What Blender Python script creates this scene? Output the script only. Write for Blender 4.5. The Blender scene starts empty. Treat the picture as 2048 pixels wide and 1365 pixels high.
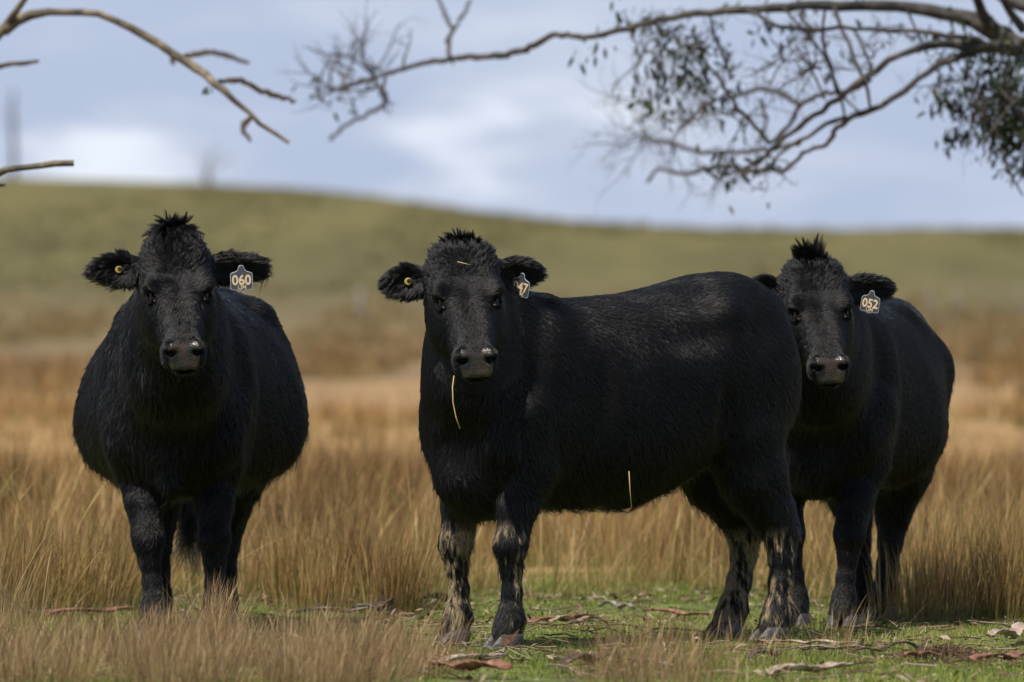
import bpy, math, random
import numpy as np
from mathutils import Vector, Matrix, kdtree

rng = np.random.default_rng(11)
random.seed(11)
C = bpy.context.scene.collection
FPX = 17066.7            # focal length in photo pixels (2048 wide)
YH = 702.0               # horizon row
CAMZ = 1.0

# ------------------------------------------------------------------ camera, world, sun, exposure
cam = bpy.data.cameras.new("camera")
cam.lens = 300.0; cam.sensor_width = 36.0
cam.clip_start = 1.0; cam.clip_end = 6000.0
cam.dof.use_dof = True; cam.dof.focus_distance = 28.9; cam.dof.aperture_fstop = 4.5
co = bpy.data.objects.new("camera", cam); C.objects.link(co)
co.location = (0, 0, CAMZ)
co.rotation_euler = (math.radians(90) + math.atan((YH - 682.5) / FPX), 0, 0)
bpy.context.scene.camera = co
sc = bpy.context.scene
sc.view_settings.view_transform = 'Standard'
sc.view_settings.look = 'None'
sc.view_settings.gamma = 1.0
sc.view_settings.exposure = 0.15
sc.cycles.use_denoising = True
sc.cycles.max_bounces = 6
sc.cycles.transparent_max_bounces = 8

SUN_EL = math.radians(60); SUN_AZ = (-0.58, -0.66)      # horizontal direction towards the sun
def build_world():
    w = bpy.data.worlds.new("World"); sc.world = w; w.use_nodes = True
    nt = w.node_tree; nt.nodes.clear()
    N = nt.nodes.new; L = nt.links.new
    out = N('ShaderNodeOutputWorld'); bg = N('ShaderNodeBackground'); bg.inputs[1].default_value = 0.10
    L(bg.outputs[0], out.inputs[0])
    sky = N('ShaderNodeTexSky'); sky.sky_type = 'NISHITA'; sky.sun_disc = False
    sky.sun_elevation = SUN_EL; sky.sun_rotation = math.atan2(SUN_AZ[0], SUN_AZ[1])
    tc = N('ShaderNodeTexCoord'); sep = N('ShaderNodeSeparateXYZ'); L(tc.outputs['Generated'], sep.inputs[0])
    def M(op, a, b=None, c=None):
        m = N('ShaderNodeMath'); m.operation = op
        for i, v in enumerate((a, b, c)):
            if v is None: continue
            if isinstance(v, (int, float)): m.inputs[i].default_value = v
            else: L(v, m.inputs[i])
        return m.outputs[0]
    ax = M('ARCTAN2', sep.outputs[0], sep.outputs[1])       # azimuth from +Y
    el = M('ARCSINE', sep.outputs[2])
    cv = N('ShaderNodeCombineXYZ'); L(ax, cv.inputs[0]); L(M('MULTIPLY', el, 3.4), cv.inputs[1])
    n1 = N('ShaderNodeTexNoise'); n1.inputs['Scale'].default_value = 15.0; n1.inputs['Detail'].default_value = 3.0
    n1.inputs['Roughness'].default_value = 0.5
    L(cv.outputs[0], n1.inputs['Vector'])
    n2 = N('ShaderNodeTexNoise'); n2.inputs['Scale'].default_value = 60.0; n2.inputs['Detail'].default_value = 2.0
    L(cv.outputs[0], n2.inputs['Vector'])
    n3 = N('ShaderNodeTexNoise'); n3.inputs['Scale'].default_value = 45.0; n3.inputs['Detail'].default_value = 4.0; L(cv.outputs[0], n3.inputs['Vector'])
    sp3 = N('ShaderNodeSeparateColor'); L(n3.outputs['Color'], sp3.inputs[0])
    axw = M('ADD', ax, M('MULTIPLY', M('SUBTRACT', sp3.outputs[0], .5), .040)); elw = M('ADD', el, M('MULTIPLY', M('SUBTRACT', sp3.outputs[1], .5), .018))
    def blob(a, e, sa, se, amp):
        da = M('DIVIDE', M('SUBTRACT', axw, a), sa); de = M('DIVIDE', M('SUBTRACT', elw, e), se)
        q = M('ADD', M('MULTIPLY', da, da), M('MULTIPLY', de, de))
        return M('MULTIPLY', M('EXPONENT', M('MULTIPLY', q, -1.0)), amp)
    s = None
    for b in [(-.0475, .0225, .011, .0040, 1.05), (-.0060, .0250, .0080, .0045, .80), (-.036, .0260, .009, .005, .45), (.018, .026, .01, .005, .35), (.03, .022, .014, .003, .25),
              (.0120, .0300, .013, .0045, .45), (-.055, .0205, .006, .003, .5), (.0, .040, .05, .007, .42),
              (-.005, .018, .014, .005, .35), (.045, .0165, .03, .004, .1), (-.022, .033, .02, .004, -.3)]:
        t = blob(*b); s = t if s is None else M('ADD', s, t)
    f = M('ADD', M('MULTIPLY', M('SUBTRACT', n1.outputs[0], 0.5), 1.5), s)
    f = M('ADD', f, M('MULTIPLY', M('SUBTRACT', n2.outputs[0], 0.5), 0.6))
    ramp = N('ShaderNodeValToRGB'); L(f, ramp.inputs[0])
    cr = ramp.color_ramp; cr.elements[0].position = 0.0; cr.elements[0].color = (.395, .465, .625, 1)
    cr.elements[1].position = 1.0; cr.elements[1].color = (.71, .77, .86, 1)
    e = cr.elements.new(.45); e.color = (.49, .55, .69, 1)
    mul = N('ShaderNodeVectorMath'); mul.operation = 'SCALE'; mul.inputs[3].default_value = 10.8
    L(ramp.outputs[0], mul.inputs[0])
    mix = N('ShaderNodeMixRGB'); L(sky.outputs[0], mix.inputs[1]); L(mul.outputs[0], mix.inputs[2])
    # cloud cover: thick low on the horizon, breaking up higher
    cvx = M('ADD', M('MULTIPLY', M('SUBTRACT', 0.45, el), 1.2), 0.45); 
    cl = N('ShaderNodeClamp'); L(cvx, cl.inputs[0]); cl.inputs[1].default_value = .12; cl.inputs[2].default_value = 0.95
    L(cl.outputs[0], mix.inputs[0])
    L(mix.outputs[0], bg.inputs[0])
build_world()
sun = bpy.data.lights.new("sun", 'SUN'); sun.energy = 5.0; sun.angle = math.radians(0.5); sun.color = (1.0, .94, .84)
so = bpy.data.objects.new("sun", sun); C.objects.link(so)
_h = math.hypot(*SUN_AZ)
SDIR = Vector((SUN_AZ[0] / _h * math.cos(SUN_EL), SUN_AZ[1] / _h * math.cos(SUN_EL), math.sin(SUN_EL)))
so.rotation_euler = SDIR.to_track_quat('Z', 'Y').to_euler()

# ------------------------------------------------------------------ helpers
def W(px, py, d):
    """a point at depth d that shows at photo pixel (px, py)"""
    return np.array([(px - 1024) * d / FPX, d, CAMZ + (YH - py) * d / FPX])
def G(px, d, z=0.0):
    return np.array([(px - 1024) * d / FPX, d, z])
def dep(py):
    return CAMZ * FPX / (py - YH)

def tag(o, label=None, cat=None, group=None, kind=None):
    if label: o['label'] = label
    if cat: o['category'] = cat
    if group: o['group'] = group
    if kind: o['kind'] = kind
    return o
def empty(name, loc, rz=0):
    o = bpy.data.objects.new(name, None); C.objects.link(o); o.location = loc; o.rotation_euler = (0, 0, rz)
    o.empty_display_size = .1
    return o
def link(name, me, mats, parent=None):
    o = bpy.data.objects.new(name, me); C.objects.link(o)
    for m in (mats if isinstance(mats, (list, tuple)) else [mats]): me.materials.append(m)
    if parent is not None: o.parent = parent
    return o
def mesh_np(name, V, tris=None, quads=None, smooth=True, matidx=None, attrs=None):
    me = bpy.data.meshes.new(name)
    V = np.asarray(V, np.float32)
    me.vertices.add(len(V)); me.vertices.foreach_set('co', V.ravel())
    loops = []; tot = []
    if quads is not None and len(quads): loops.append(np.asarray(quads, np.int32).ravel()); tot.append(np.full(len(quads), 4, np.int32))
    if tris is not None and len(tris): loops.append(np.asarray(tris, np.int32).ravel()); tot.append(np.full(len(tris), 3, np.int32))
    lp = np.concatenate(loops); tt = np.concatenate(tot)
    me.loops.add(len(lp)); me.loops.foreach_set('vertex_index', lp)
    me.polygons.add(len(tt)); st = np.concatenate([[0], np.cumsum(tt)[:-1]]).astype(np.int32)
    me.polygons.foreach_set('loop_start', st); me.polygons.foreach_set('loop_total', tt)
    me.polygons.foreach_set('use_smooth', np.full(len(tt), smooth, bool))
    if matidx is not None: me.polygons.foreach_set('material_index', np.asarray(matidx, np.int32))
    if attrs:
        for k, v in attrs.items():
            a = me.attributes.new(k, 'FLOAT', 'POINT'); a.data.foreach_set('value', np.asarray(v, np.float32))
    me.update(calc_edges=True); me.validate()
    return me

def _h3(i, j, k, s):
    n = (i * 73856093) ^ (j * 19349663) ^ (k * 83492791) ^ (s * 2654435)
    n = (n ^ (n >> 13)) * 1274126177 & 0x7fffffff
    return ((n ^ (n >> 16)) & 0xffff) / 65535.0
def vnoise(P, scale=1.0, seed=0):
    P = np.asarray(P, np.float64) * scale + 100.0
    I = np.floor(P).astype(np.int64); F = P - I; F = F * F * (3 - 2 * F)
    r = 0
    for dx in (0, 1):
        for dy in (0, 1):
            for dz in (0, 1):
                w = (F[:, 0] if dx else 1 - F[:, 0]) * (F[:, 1] if dy else 1 - F[:, 1]) * (F[:, 2] if dz else 1 - F[:, 2])
                r = r + w * _h3(I[:, 0] + dx, I[:, 1] + dy, I[:, 2] + dz, seed)
    return r * 2 - 1
def vn3(P, scale, seed=0):
    return np.stack([vnoise(P, scale, seed + k) for k in range(3)], 1)
def nrm(v): return v / np.maximum(np.linalg.norm(v, axis=-1, keepdims=True), 1e-9)

# ------------------------------------------------------------------ materials
def new_mat(name):
    m = bpy.data.materials.new(name); m.use_nodes = True
    nt = m.node_tree; b = nt.nodes.get('Principled BSDF')
    return m, nt, b
def simple(name, col, rough=.6, spec=.5, noise=None, bump=0.0, bscale=60, metal=0):
    m, nt, b = new_mat(name)
    b.inputs['Base Color'].default_value = (*col, 1); b.inputs['Roughness'].default_value = rough
    b.inputs['Specular IOR Level'].default_value = spec; b.inputs['Metallic'].default_value = metal
    if noise or bump:
        tc = nt.nodes.new('ShaderNodeTexCoord'); n = nt.nodes.new('ShaderNodeTexNoise')
        n.inputs['Scale'].default_value = bscale; n.inputs['Detail'].default_value = 5
        nt.links.new(tc.outputs['Object'], n.inputs['Vector'])
        if noise:
            r = nt.nodes.new('ShaderNodeValToRGB'); r.color_ramp.elements[0].position = .35; r.color_ramp.elements[1].position = .68
            r.color_ramp.elements[0].color = (*col, 1); r.color_ramp.elements[1].color = (*noise, 1)
            nt.links.new(n.outputs[0], r.inputs[0]); nt.links.new(r.outputs[0], b.inputs['Base Color'])
        if bump:
            bp = nt.nodes.new('ShaderNodeBump'); bp.inputs['Strength'].default_value = bump; bp.inputs['Distance'].default_value = .01
            nt.links.new(n.outputs[0], bp.inputs['Height']); nt.links.new(bp.outputs[0], b.inputs['Normal'])
    return m
def ramp_node(nt, stops):
    r = nt.nodes.new('ShaderNodeValToRGB'); cr = r.color_ramp
    cr.elements[0].position = stops[0][0]; cr.elements[0].color = (*stops[0][1], 1)
    cr.elements[1].position = stops[-1][0]; cr.elements[1].color = (*stops[-1][1], 1)
    for p, c in stops[1:-1]:
        e = cr.elements.new(p); e.color = (*c, 1)
    return r
def blade_mat(name, stops, base_mix=None, transl=.35):
    """colour of each blade from its own 'tint' value; the foot of the blade shifts to base_mix ('h' runs 0 to 1 up the blade)"""
    m = bpy.data.materials.new(name); m.use_nodes = True; nt = m.node_tree; nt.nodes.clear()
    N = nt.nodes.new; L = nt.links.new
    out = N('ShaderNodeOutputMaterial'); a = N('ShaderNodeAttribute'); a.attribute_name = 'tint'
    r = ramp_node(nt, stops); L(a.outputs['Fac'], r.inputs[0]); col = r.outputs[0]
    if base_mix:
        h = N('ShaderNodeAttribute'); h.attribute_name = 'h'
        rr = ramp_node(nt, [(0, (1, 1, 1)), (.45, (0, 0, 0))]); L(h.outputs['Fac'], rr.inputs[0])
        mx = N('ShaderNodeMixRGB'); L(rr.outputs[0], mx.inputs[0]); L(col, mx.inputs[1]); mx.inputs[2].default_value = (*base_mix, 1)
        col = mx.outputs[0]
    d = N('ShaderNodeBsdfDiffuse'); t = N('ShaderNodeBsdfTranslucent'); g = N('ShaderNodeBsdfGlossy'); g.inputs['Roughness'].default_value = .45
    L(col, d.inputs[0]); L(col, t.inputs[0]); g.inputs[0].default_value = (.5, .5, .5, 1)
    ms = N('ShaderNodeMixShader'); ms.inputs[0].default_value = transl; L(d.outputs[0], ms.inputs[1]); L(t.outputs[0], ms.inputs[2])
    m2 = N('ShaderNodeMixShader'); m2.inputs[0].default_value = .04; L(ms.outputs[0], m2.inputs[1]); L(g.outputs[0], m2.inputs[2])
    L(m2.outputs[0], out.inputs[0])
    return m

# ------------------------------------------------------------------ terrain
_yk = np.array([-50, 60, 90, 120, 160, 200, 260, 330, 420, 520, 600, 680, 800, 1200, 3000], float)
_zk = np.array([0, 0, .05, .16, .5, .95, 1.85, 3.7, 6.9, 9.4, 10.1, 9.2, 5.0, -12, -60], float)
_ck = np.array([-1500, -300, -90, -36, -22, -11, 0, 10, 20, 36, 90, 300, 1500], float)
_cz = np.array([1.0, 1.5, 1.36, 1.245, 1.22, 1.15, .985, .915, .895, .915, .96, 1.1, .9], float)
def _smooth_interp(x, xk, zk):
    x = np.asarray(x, float); r = 0
    for o in (-1, -.5, 0, .5, 1):
        r = r + np.interp(x + o * (4 + np.abs(x) * .035), xk, zk)
    return r / 5
def zt(x, y):
    x = np.asarray(x, float); y = np.asarray(y, float)
    b = _smooth_interp(y, _yk, _zk)
    k = np.clip((y - 200) / 350, 0, 1); k = k * k * (3 - 2 * k)
    c = _smooth_interp(x * 600 / np.maximum(y, 300), _ck, _cz)
    far = b * (1 + k * (c - 1))
    P = np.stack([x, y, x * 0], -1).reshape(-1, 3)
    n = (vnoise(P, .9, 3) * .012 + vnoise(P, 2.7, 4) * .006).reshape(x.shape)
    und = vnoise(P, .05, 9).reshape(x.shape) * .12 * np.clip((y - 55) / 60, 0, 1)
    return far + n + und

def build_ground():
    ys = np.concatenate([np.linspace(-40, 22, 12), np.linspace(23, 42, 120), np.geomspace(42.3, 1500, 190), [2000, 3000]])
    t = np.linspace(-1, 1, 221); xs_unit = np.sign(t) * np.abs(t) ** 2.2
    V = []
    for y in ys:
        half = 14 + max(y, 0) * .9
        fine = t * 8
        x = fine * (1 - np.abs(t) ** 3) + xs_unit * half * np.abs(t) ** 2
        z = zt(x, np.full_like(x, y)); V.append(np.stack([x, np.full_like(x, y), z], 1))
    V = np.concatenate(V); n = len(t)
    i, j = np.meshgrid(np.arange(len(ys) - 1), np.arange(n - 1), indexing='ij'); a = (i * n + j).ravel()
    me = mesh_np('ground', V, quads=np.stack([a, a + 1, a + n + 1, a + n], 1))
    m, nt, b = new_mat('pasture'); N = nt.nodes.new; L = nt.links.new
    tc = N('ShaderNodeTexCoord'); sep = N('ShaderNodeSeparateXYZ'); L(tc.outputs['Object'], sep.inputs[0])
    def noise(scale, detail, sc3=(1, 1, 1)):
        mp = N('ShaderNodeMapping'); mp.inputs['Scale'].default_value = sc3; L(tc.outputs['Object'], mp.inputs[0])
        q = N('ShaderNodeTexNoise'); q.inputs['Scale'].default_value = scale; q.inputs['Detail'].default_value = detail; L(mp.outputs[0], q.inputs['Vector'])
        return q.outputs[0]
    def M(op, a, b_=None):
        q = N('ShaderNodeMath'); q.operation = op
        for k, v in enumerate((a, b_)):
            if v is None: continue
            if isinstance(v, (int, float)): q.inputs[k].default_value = v
            else: L(v, q.inputs[k])
        return q.outputs[0]
    nb = noise(.06, 3, (1, .5, 1)); nm = noise(.5, 4, (1, .10, 1)); nh = noise(.16, 5, (1, .09, 1)); nf = noise(9, 6); ng = noise(2.2, 5)
    # near: short turf with bare soil and litter
    near = ramp_node(nt, [(.3, (.085, .062, .038)), (.46, (.085, .105, .028)), (.60, (.15, .19, .045)), (.75, (.26, .215, .12))])
    L(M('ADD', M('MULTIPLY', nf, .5), M('MULTIPLY', ng, .5)), near.inputs[0])
    # distance zones of the paddock: straw rushes, brown flat, olive green hill
    yy = M('ADD', M('ADD', sep.outputs[1], M('MULTIPLY', M('SUBTRACT', nb, .5), 90.0)), M('MULTIPLY', M('SUBTRACT', nm, .5), 40.0))
    z = M('DIVIDE', yy, 620.0)
    zone = ramp_node(nt, [(.05, (.33, .21, .092)), (.13, (.40, .255, .11)), (.20, (.30, .195, .095)), (.31, (.185, .132, .074)), (.385, (.165, .128, .066)),
                          (.45, (.134, .112, .055)), (.58, (.112, .102, .041)), (.70, (.128, .114, .044)), (.82, (.142, .125, .049)), (1, (.150, .128, .053))])
    L(z, zone.inputs[0])
    mott = ramp_node(nt, [(.34, (.55, .56, .55)), (.5, (.95, .93, .95)), (.66, (1.35, 1.28, 1.25))]); L(M('ADD', M('MULTIPLY', nm, .45), M('MULTIPLY', nh, .55)), mott.inputs[0])
    mm = N('ShaderNodeMixRGB'); mm.blend_type = 'MULTIPLY'; mm.inputs[0].default_value = .55; L(zone.outputs[0], mm.inputs[1]); L(mott.outputs[0], mm.inputs[2])
    mx = N('ShaderNodeMixRGB'); k = N('ShaderNodeMapRange'); k.inputs[1].default_value = 35; k.inputs[2].default_value = 39
    L(M('ADD', sep.outputs[1], M('MULTIPLY', M('SUBTRACT', ng, .5), 5.0)), k.inputs[0]); L(k.outputs[0], mx.inputs[0]); L(near.outputs[0], mx.inputs[1]); L(mm.outputs[0], mx.inputs[2])
    L(mx.outputs[0], b.inputs['Base Color']); b.inputs['Roughness'].default_value = .95; b.inputs['Specular IOR Level'].default_value = .1
    bp = N('ShaderNodeBump'); bp.inputs['Strength'].default_value = .6; bp.inputs['Distance'].default_value = .03
    L(nf, bp.inputs['Height']); L(bp.outputs[0], b.inputs['Normal'])
    o = link('ground', me, m); tag(o, 'grazed paddock rising to a green hill', kind='structure')
build_ground()

# ------------------------------------------------------------------ grass
def blades(name, R, H, Wd, lean, bend, mat, label, tint, nseg=3, seed=0, head=None):
    r = np.random.default_rng(seed); n = len(R)
    ang = r.uniform(0, 2 * math.pi, n); wdir = np.stack([np.cos(ang), np.sin(ang), np.zeros(n)], 1)
    # most stems show their width roughly across the slope
    V = np.zeros((n, nseg * 2 + 1, 3), np.float32); hh = np.zeros((n, nseg * 2 + 1), np.float32)
    for k in range(nseg + 1):
        t = k / nseg
        c = R + np.stack([lean[:, 0] * H * (t * .5 + bend * t * t), lean[:, 1] * H * (t * .5 + bend * t * t), H * (t - .22 * bend * t * t)], 1)
        if k == nseg: V[:, 2 * nseg] = c; hh[:, 2 * nseg] = 1
        else:
            w = Wd * (1 - .55 * t)
            if head is not None and k == nseg - 1: w = w * (1 + head)
            V[:, 2 * k] = c - wdir * w[:, None] / 2; V[:, 2 * k + 1] = c + wdir * w[:, None] / 2; hh[:, 2 * k:2 * k + 2] = t
    nv = nseg * 2 + 1; base = (np.arange(n) * nv)[:, None]
    q = np.concatenate([base + np.array([[2 * k, 2 * k + 1, 2 * k + 3, 2 * k + 2]]) for k in range(nseg - 1)], 0) if nseg > 1 else None
    t3 = base + np.array([[2 * nseg - 2, 2 * nseg - 1, 2 * nseg]])
    me = mesh_np(name, V.reshape(-1, 3), tris=t3, quads=q, smooth=False, attrs={'tint': np.repeat(tint, nv), 'h': hh.ravel()})
    o = link(name, me, mat); tag(o, label, 'grass', kind='stuff'); return o

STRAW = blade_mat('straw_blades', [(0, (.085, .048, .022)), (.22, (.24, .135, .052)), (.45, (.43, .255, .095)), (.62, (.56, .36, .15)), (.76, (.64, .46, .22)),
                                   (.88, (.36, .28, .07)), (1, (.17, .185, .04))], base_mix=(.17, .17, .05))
GREEN = blade_mat('turf_blades', [(0, (.085, .125, .022)), (.35, (.17, .225, .036)), (.7, (.31, .345, .065)), (.86, (.46, .43, .13)), (1, (.55, .43, .24))])
HILLG = blade_mat('hill_tufts', [(0, (.12, .105, .045)), (.5, (.17, .155, .058)), (1, (.24, .21, .085))])
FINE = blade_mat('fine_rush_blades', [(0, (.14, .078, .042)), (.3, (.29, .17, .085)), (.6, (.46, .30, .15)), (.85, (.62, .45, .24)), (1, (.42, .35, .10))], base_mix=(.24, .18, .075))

def tussock_field(n_t, ylo, yhi, margin, hmean, per, spread, keep=None, seed=1):
    r = np.random.default_rng(seed)
    u = r.random(n_t); y = np.sqrt(ylo ** 2 + u * (yhi ** 2 - ylo ** 2))
    x = r.uniform(-1, 1, n_t) * (y * .060 + margin)
    if keep is not None:
        k = keep(x, y, r); x, y = x[k], y[k]
    s = np.exp(r.normal(0, .36, len(x))); tone = r.random(len(x))
    idx = np.repeat(np.arange(len(x)), per)
    a = r.uniform(0, 2 * math.pi, len(idx)); rad = np.abs(r.normal(0, 1, len(idx))) * spread * s[idx]
    bx = x[idx] + np.cos(a) * rad; by = y[idx] + np.sin(a) * rad
    R = np.stack([bx, by, zt(bx, by) - .01], 1)
    H = hmean * s[idx] * r.uniform(.45, 1.15, len(idx))
    lean = np.stack([np.cos(a), np.sin(a)], 1) * (rad / spread / 3)[:, None] * .7 + r.normal(0, .17, (len(idx), 2)) * np.where(r.random(len(idx)) < .15, 3.0, 1.0)[:, None] + np.array([.06, 0])
    return R, H, lean, tone[idx], r

def grass():
    # tall straw rushes behind the cows
    edge = lambda x: 34.3 + 1.5 * np.sin(x * 1.7 + 1) + .9 * np.sin(x * 4.1)
    def keep(x, y, r):
        dens = vnoise(np.stack([x, y * .6, x * 0], 1), .8, 21)
        return (y > edge(x)) & (dens > -.35)
    R, H, lean, tone, r = tussock_field(4800, 34, 54, 1.6, .31, 25, .10, keep, 5)
    tint = np.clip((tone > .28) * .40 + tone * .22 + r.normal(.06, .15, len(R)) + (r.random(len(R)) < .10) * .4, 0, 1)
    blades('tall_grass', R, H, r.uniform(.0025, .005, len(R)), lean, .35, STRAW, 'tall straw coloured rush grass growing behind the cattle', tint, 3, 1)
    R, H, lean, tone, r = tussock_field(420, 31.8, 36.5, 1.4, .22, 34, .07, lambda x, y, r: (vnoise(np.stack([x, y, x * 0], 1), 1.1, 25) > .05), 15)
    tint = np.clip(tone * .35 + r.normal(.45, .25, len(R)), 0, 1)
    blades('sparse_grass', R, H, r.uniform(.002, .0036, len(R)), lean * 1.4, .45, STRAW, 'scattered small straw and green tufts where turf meets tall grass', tint, 3, 9)
    # farther and coarser
    R, H, lean, tone, r = tussock_field(3200, 54, 120, 3.0, .22, 20, .22, lambda x, y, r: (vnoise(np.stack([x, y * .5, x * 0], 1), .35, 22) > -.05) & (r.random(len(x)) < (120 - y) / 55), 6)
    tint = np.clip(tone * .3 + r.normal(.42, .14, len(R)), 0, 1)
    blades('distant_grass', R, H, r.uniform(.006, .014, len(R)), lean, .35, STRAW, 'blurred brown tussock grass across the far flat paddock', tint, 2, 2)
    # tussocks of the brown flat and scattered clumps over the hill
    R, H, lean, tone, r = tussock_field(7500, 88, 300, 6.0, .30, 12, .30, lambda x, y, r: (vnoise(np.stack([x * 1.2, y * .06, x * 0], 1), .5, 27) > -.15) & (r.random(len(x)) < (330 - y) / 200), 16)
    blades('flat_grass', R, H, r.uniform(.02, .05, len(R)), lean, .35, STRAW, 'soft brown tussocks on the flat below the hill', np.clip((tone > .5) * .20 + r.normal(.30, .11, len(R)) - np.clip((R[:, 1] - 110) / 400, 0, .16), 0, 1), 2, 17)
    R, H, lean, tone, r = tussock_field(3000, 300, 500, 12.0, .26, 8, .5, lambda x, y, r: vnoise(np.stack([x * .5, y * .03, x * 0], 1), .5, 28) > .0, 18)
    blades('hill_grass', R, H, r.uniform(.05, .12, len(R)), lean, .35, HILLG, 'scattered blurred olive tufts over the green hill', np.clip(tone * .8 + r.normal(.1, .1, len(R)), 0, 1), 2, 19)
    # single tall stems with seed heads standing out of the straw
    r = np.random.default_rng(61); n = 2600; y = 31.5 + r.beta(1.3, 2.2, n) * 12; x = r.uniform(-1, 1, n) * (y * .060 + 1.4)
    k = (vnoise(np.stack([x, y, x * 0], 1), 1.1, 62) > -.25 + .5 * (y < 33.4)) & ((y > 33.6) | (np.abs(x) > 1.75)); x, y = x[k], y[k]; n = len(x)
    blades('rush_stems', np.stack([x, y, zt(x, y)], 1), r.uniform(.26, .60, n), r.uniform(.0028, .0046, n), r.normal(0, .30, (n, 2)) + np.array([.08, 0]), .35, STRAW,
           'tall single straw and olive stems rising above the dry grass', np.clip(r.normal(.66, .2, n), 0, 1), 5, 10, head=(r.random(n) < .4) * r.uniform(1, 3, n))
    # short turf
    r = np.random.default_rng(8); n = 330000
    y = np.sqrt(24.0 ** 2 + r.random(n) * (38.0 ** 2 - 24.0 ** 2)); x = r.uniform(-1, 1, n) * (y * .060 + 1.2)
    dn = vnoise(np.stack([x, y, x * 0], 1), 1.6, 31) + .6 * vnoise(np.stack([x, y, x * 0], 1), 6, 32)
    k = dn > r.normal(-.22, .42, n); x, y, dn = x[k], y[k], dn[k]; n = len(x)
    R = np.stack([x, y, zt(x, y) - .004], 1)
    H = r.uniform(.012, .036, n) * (1 + .5 * np.clip(dn, -1, 1))
    tint = np.clip(r.normal(.42, .2, n) + .18 * vnoise(np.stack([x, y, x * 0], 1), .9, 33) + np.where(r.random(n) < .13 + .16 * vnoise(np.stack([x, y * .7, x * 0], 1), 2.1, 35), .45, 0), 0, 1)
    blades('turf', R, H, r.uniform(.002, .0042, n), r.normal(0, .45, (n, 2)), .5, GREEN, 'short bright green turf grazed around the hooves', tint, 2, 3)
    # fine rushes in front and among the hooves: clumps set out by hand
    cl = []   # (px, depth, height, spread, count)
    for px in range(-160, 850, 17):
        cl.append((px + r.uniform(-20, 20), r.uniform(24.4, 27.6), r.uniform(.14, .27), .09, 130))
    for px in range(1180, 1460, 30): cl.append((px + r.uniform(-20, 20), r.uniform(24.4, 25.8), r.uniform(.16, .27), .08, 60))
    for px, d, h, s, c in [(300, 28.9, .15, .09, 110), (345, 28.6, .17, .09, 160), (415, 28.9, .26, .045, 200), (440, 28.8, .25, .05, 180), (465, 28.5, .17, .09, 120), (265, 28.2, .13, .10, 110), (380, 28.3, .15, .10, 130),
                           (500, 27.6, .15, .12, 120), (190, 27.6, .11, .14, 90), (110, 27.6, .14, .12, 110), (30, 28.6, .36, .08, 90), (-20, 28.8, .42, .1, 100), (60, 27.4, .26, .09, 90),
                           (640, 27.9, .22, .09, 130), (690, 27.5, .20, .11, 140), (750, 27.2, .20, .10, 140), (820, 26.3, .15, .09, 170), (850, 26.0, .14, .09, 170), (620, 26.9, .20, .11, 150),
                           (1210, 26.4, .16, .10, 60), (1270, 26.5, .22, .08, 90), (1320, 26.4, .22, .07, 80), (1370, 26.7, .19, .08, 60), (1430, 26.5, .18, .12, 40), (1470, 27.2, .18, .10, 30),
                           (1240, 26.0, .18, .10, 70), (1330, 25.9, .18, .10, 70), (1560, 26.8, .14, .14, 40), (1660, 27.8, .20, .10, 46), (1690, 27.4, .18, .08, 40), (1850, 27.2, .14, .12, 30), (1950, 26.6, .16, .12, 40),
                           (1830, 31.2, .32, .12, 360), (1900, 31.6, .38, .12, 150), (1960, 31.5, .36, .12, 170), (2030, 31.5, .42, .13, 260), (2100, 31.6, .42, .15, 300), (2170, 31.4, .40, .15, 300), (1870, 32.4, .46, .12, 260), (1990, 32.6, .48, .12, 260), (1930, 33.4, .5, .13, 260), (2060, 33.2, .46, .13, 260),
                           (640, 32.4, .26, .12, 420), (700, 33.2, .42, .12, 620), (790, 31.9, .34, .08, 420), (815, 32.2, .3, .07, 300), (560, 33.3, .36, .13, 420), (170, 32.2, .36, .13, 420), (230, 32.6, .34, .10, 360), (60, 32.0, .42, .14, 420), (-40, 31.6, .44, .14, 420), (110, 33.0, .4, .12, 420),
                           (1725, 30.6, .13, .08, 26), (1630, 30.2, .1, .1, 20)]:
        cl.append((px, d, h, s, c))
    for k in range(70):
        cl.append((r.uniform(-200, 2250), r.uniform(36, 60), r.uniform(.36, .60), r.uniform(.10, .22), 260))
    for px, d, h, s, c in [(660, 44, .62, .2, 700), (740, 46, .62, .2, 700), (800, 43, .5, .2, 500), (20, 42, .62, .2, 800), (-60, 43, .6, .2, 600), (1800, 43, .6, .2, 700), (1880, 45, .62, .2, 700), (1960, 42, .55, .2, 600), (1150, 48, .5, .2, 400), (560, 38, .44, .15, 500), (1400, 40, .45, .15, 400), (1300, 37, .34, .12, 300)]: cl.append((px, d, h, s, c))
    for far in (True, False):
      Rs = []; Hs = []; Ls = []; Ts = []
      for px, d, h, s, c in cl:
        if (d > 31) != far: continue
        x0 = (px - 1024) * d / FPX; a = r.uniform(0, 2 * math.pi, c); rad = np.abs(r.normal(0, 1, c)) * s
        bx = x0 + np.cos(a) * rad; by = d + np.sin(a) * rad
        Rs.append(np.stack([bx, by, zt(bx, by) - .01], 1)); Hs.append(h * r.uniform(.45, 1.2, c))
        Ls.append(np.stack([np.cos(a), np.sin(a)], 1) * (rad / s * .16)[:, None] + r.normal(0, .13, (c, 2)) + np.array([.05, 0]))
        Ts.append(np.clip(r.normal(.45, .22, c) + r.normal(0, .16) - (.34 if d > 37 and h > .43 else 0), 0, 1))
      R = np.concatenate(Rs); H = np.concatenate(Hs); n = len(R); le = np.concatenate(Ls)
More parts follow.
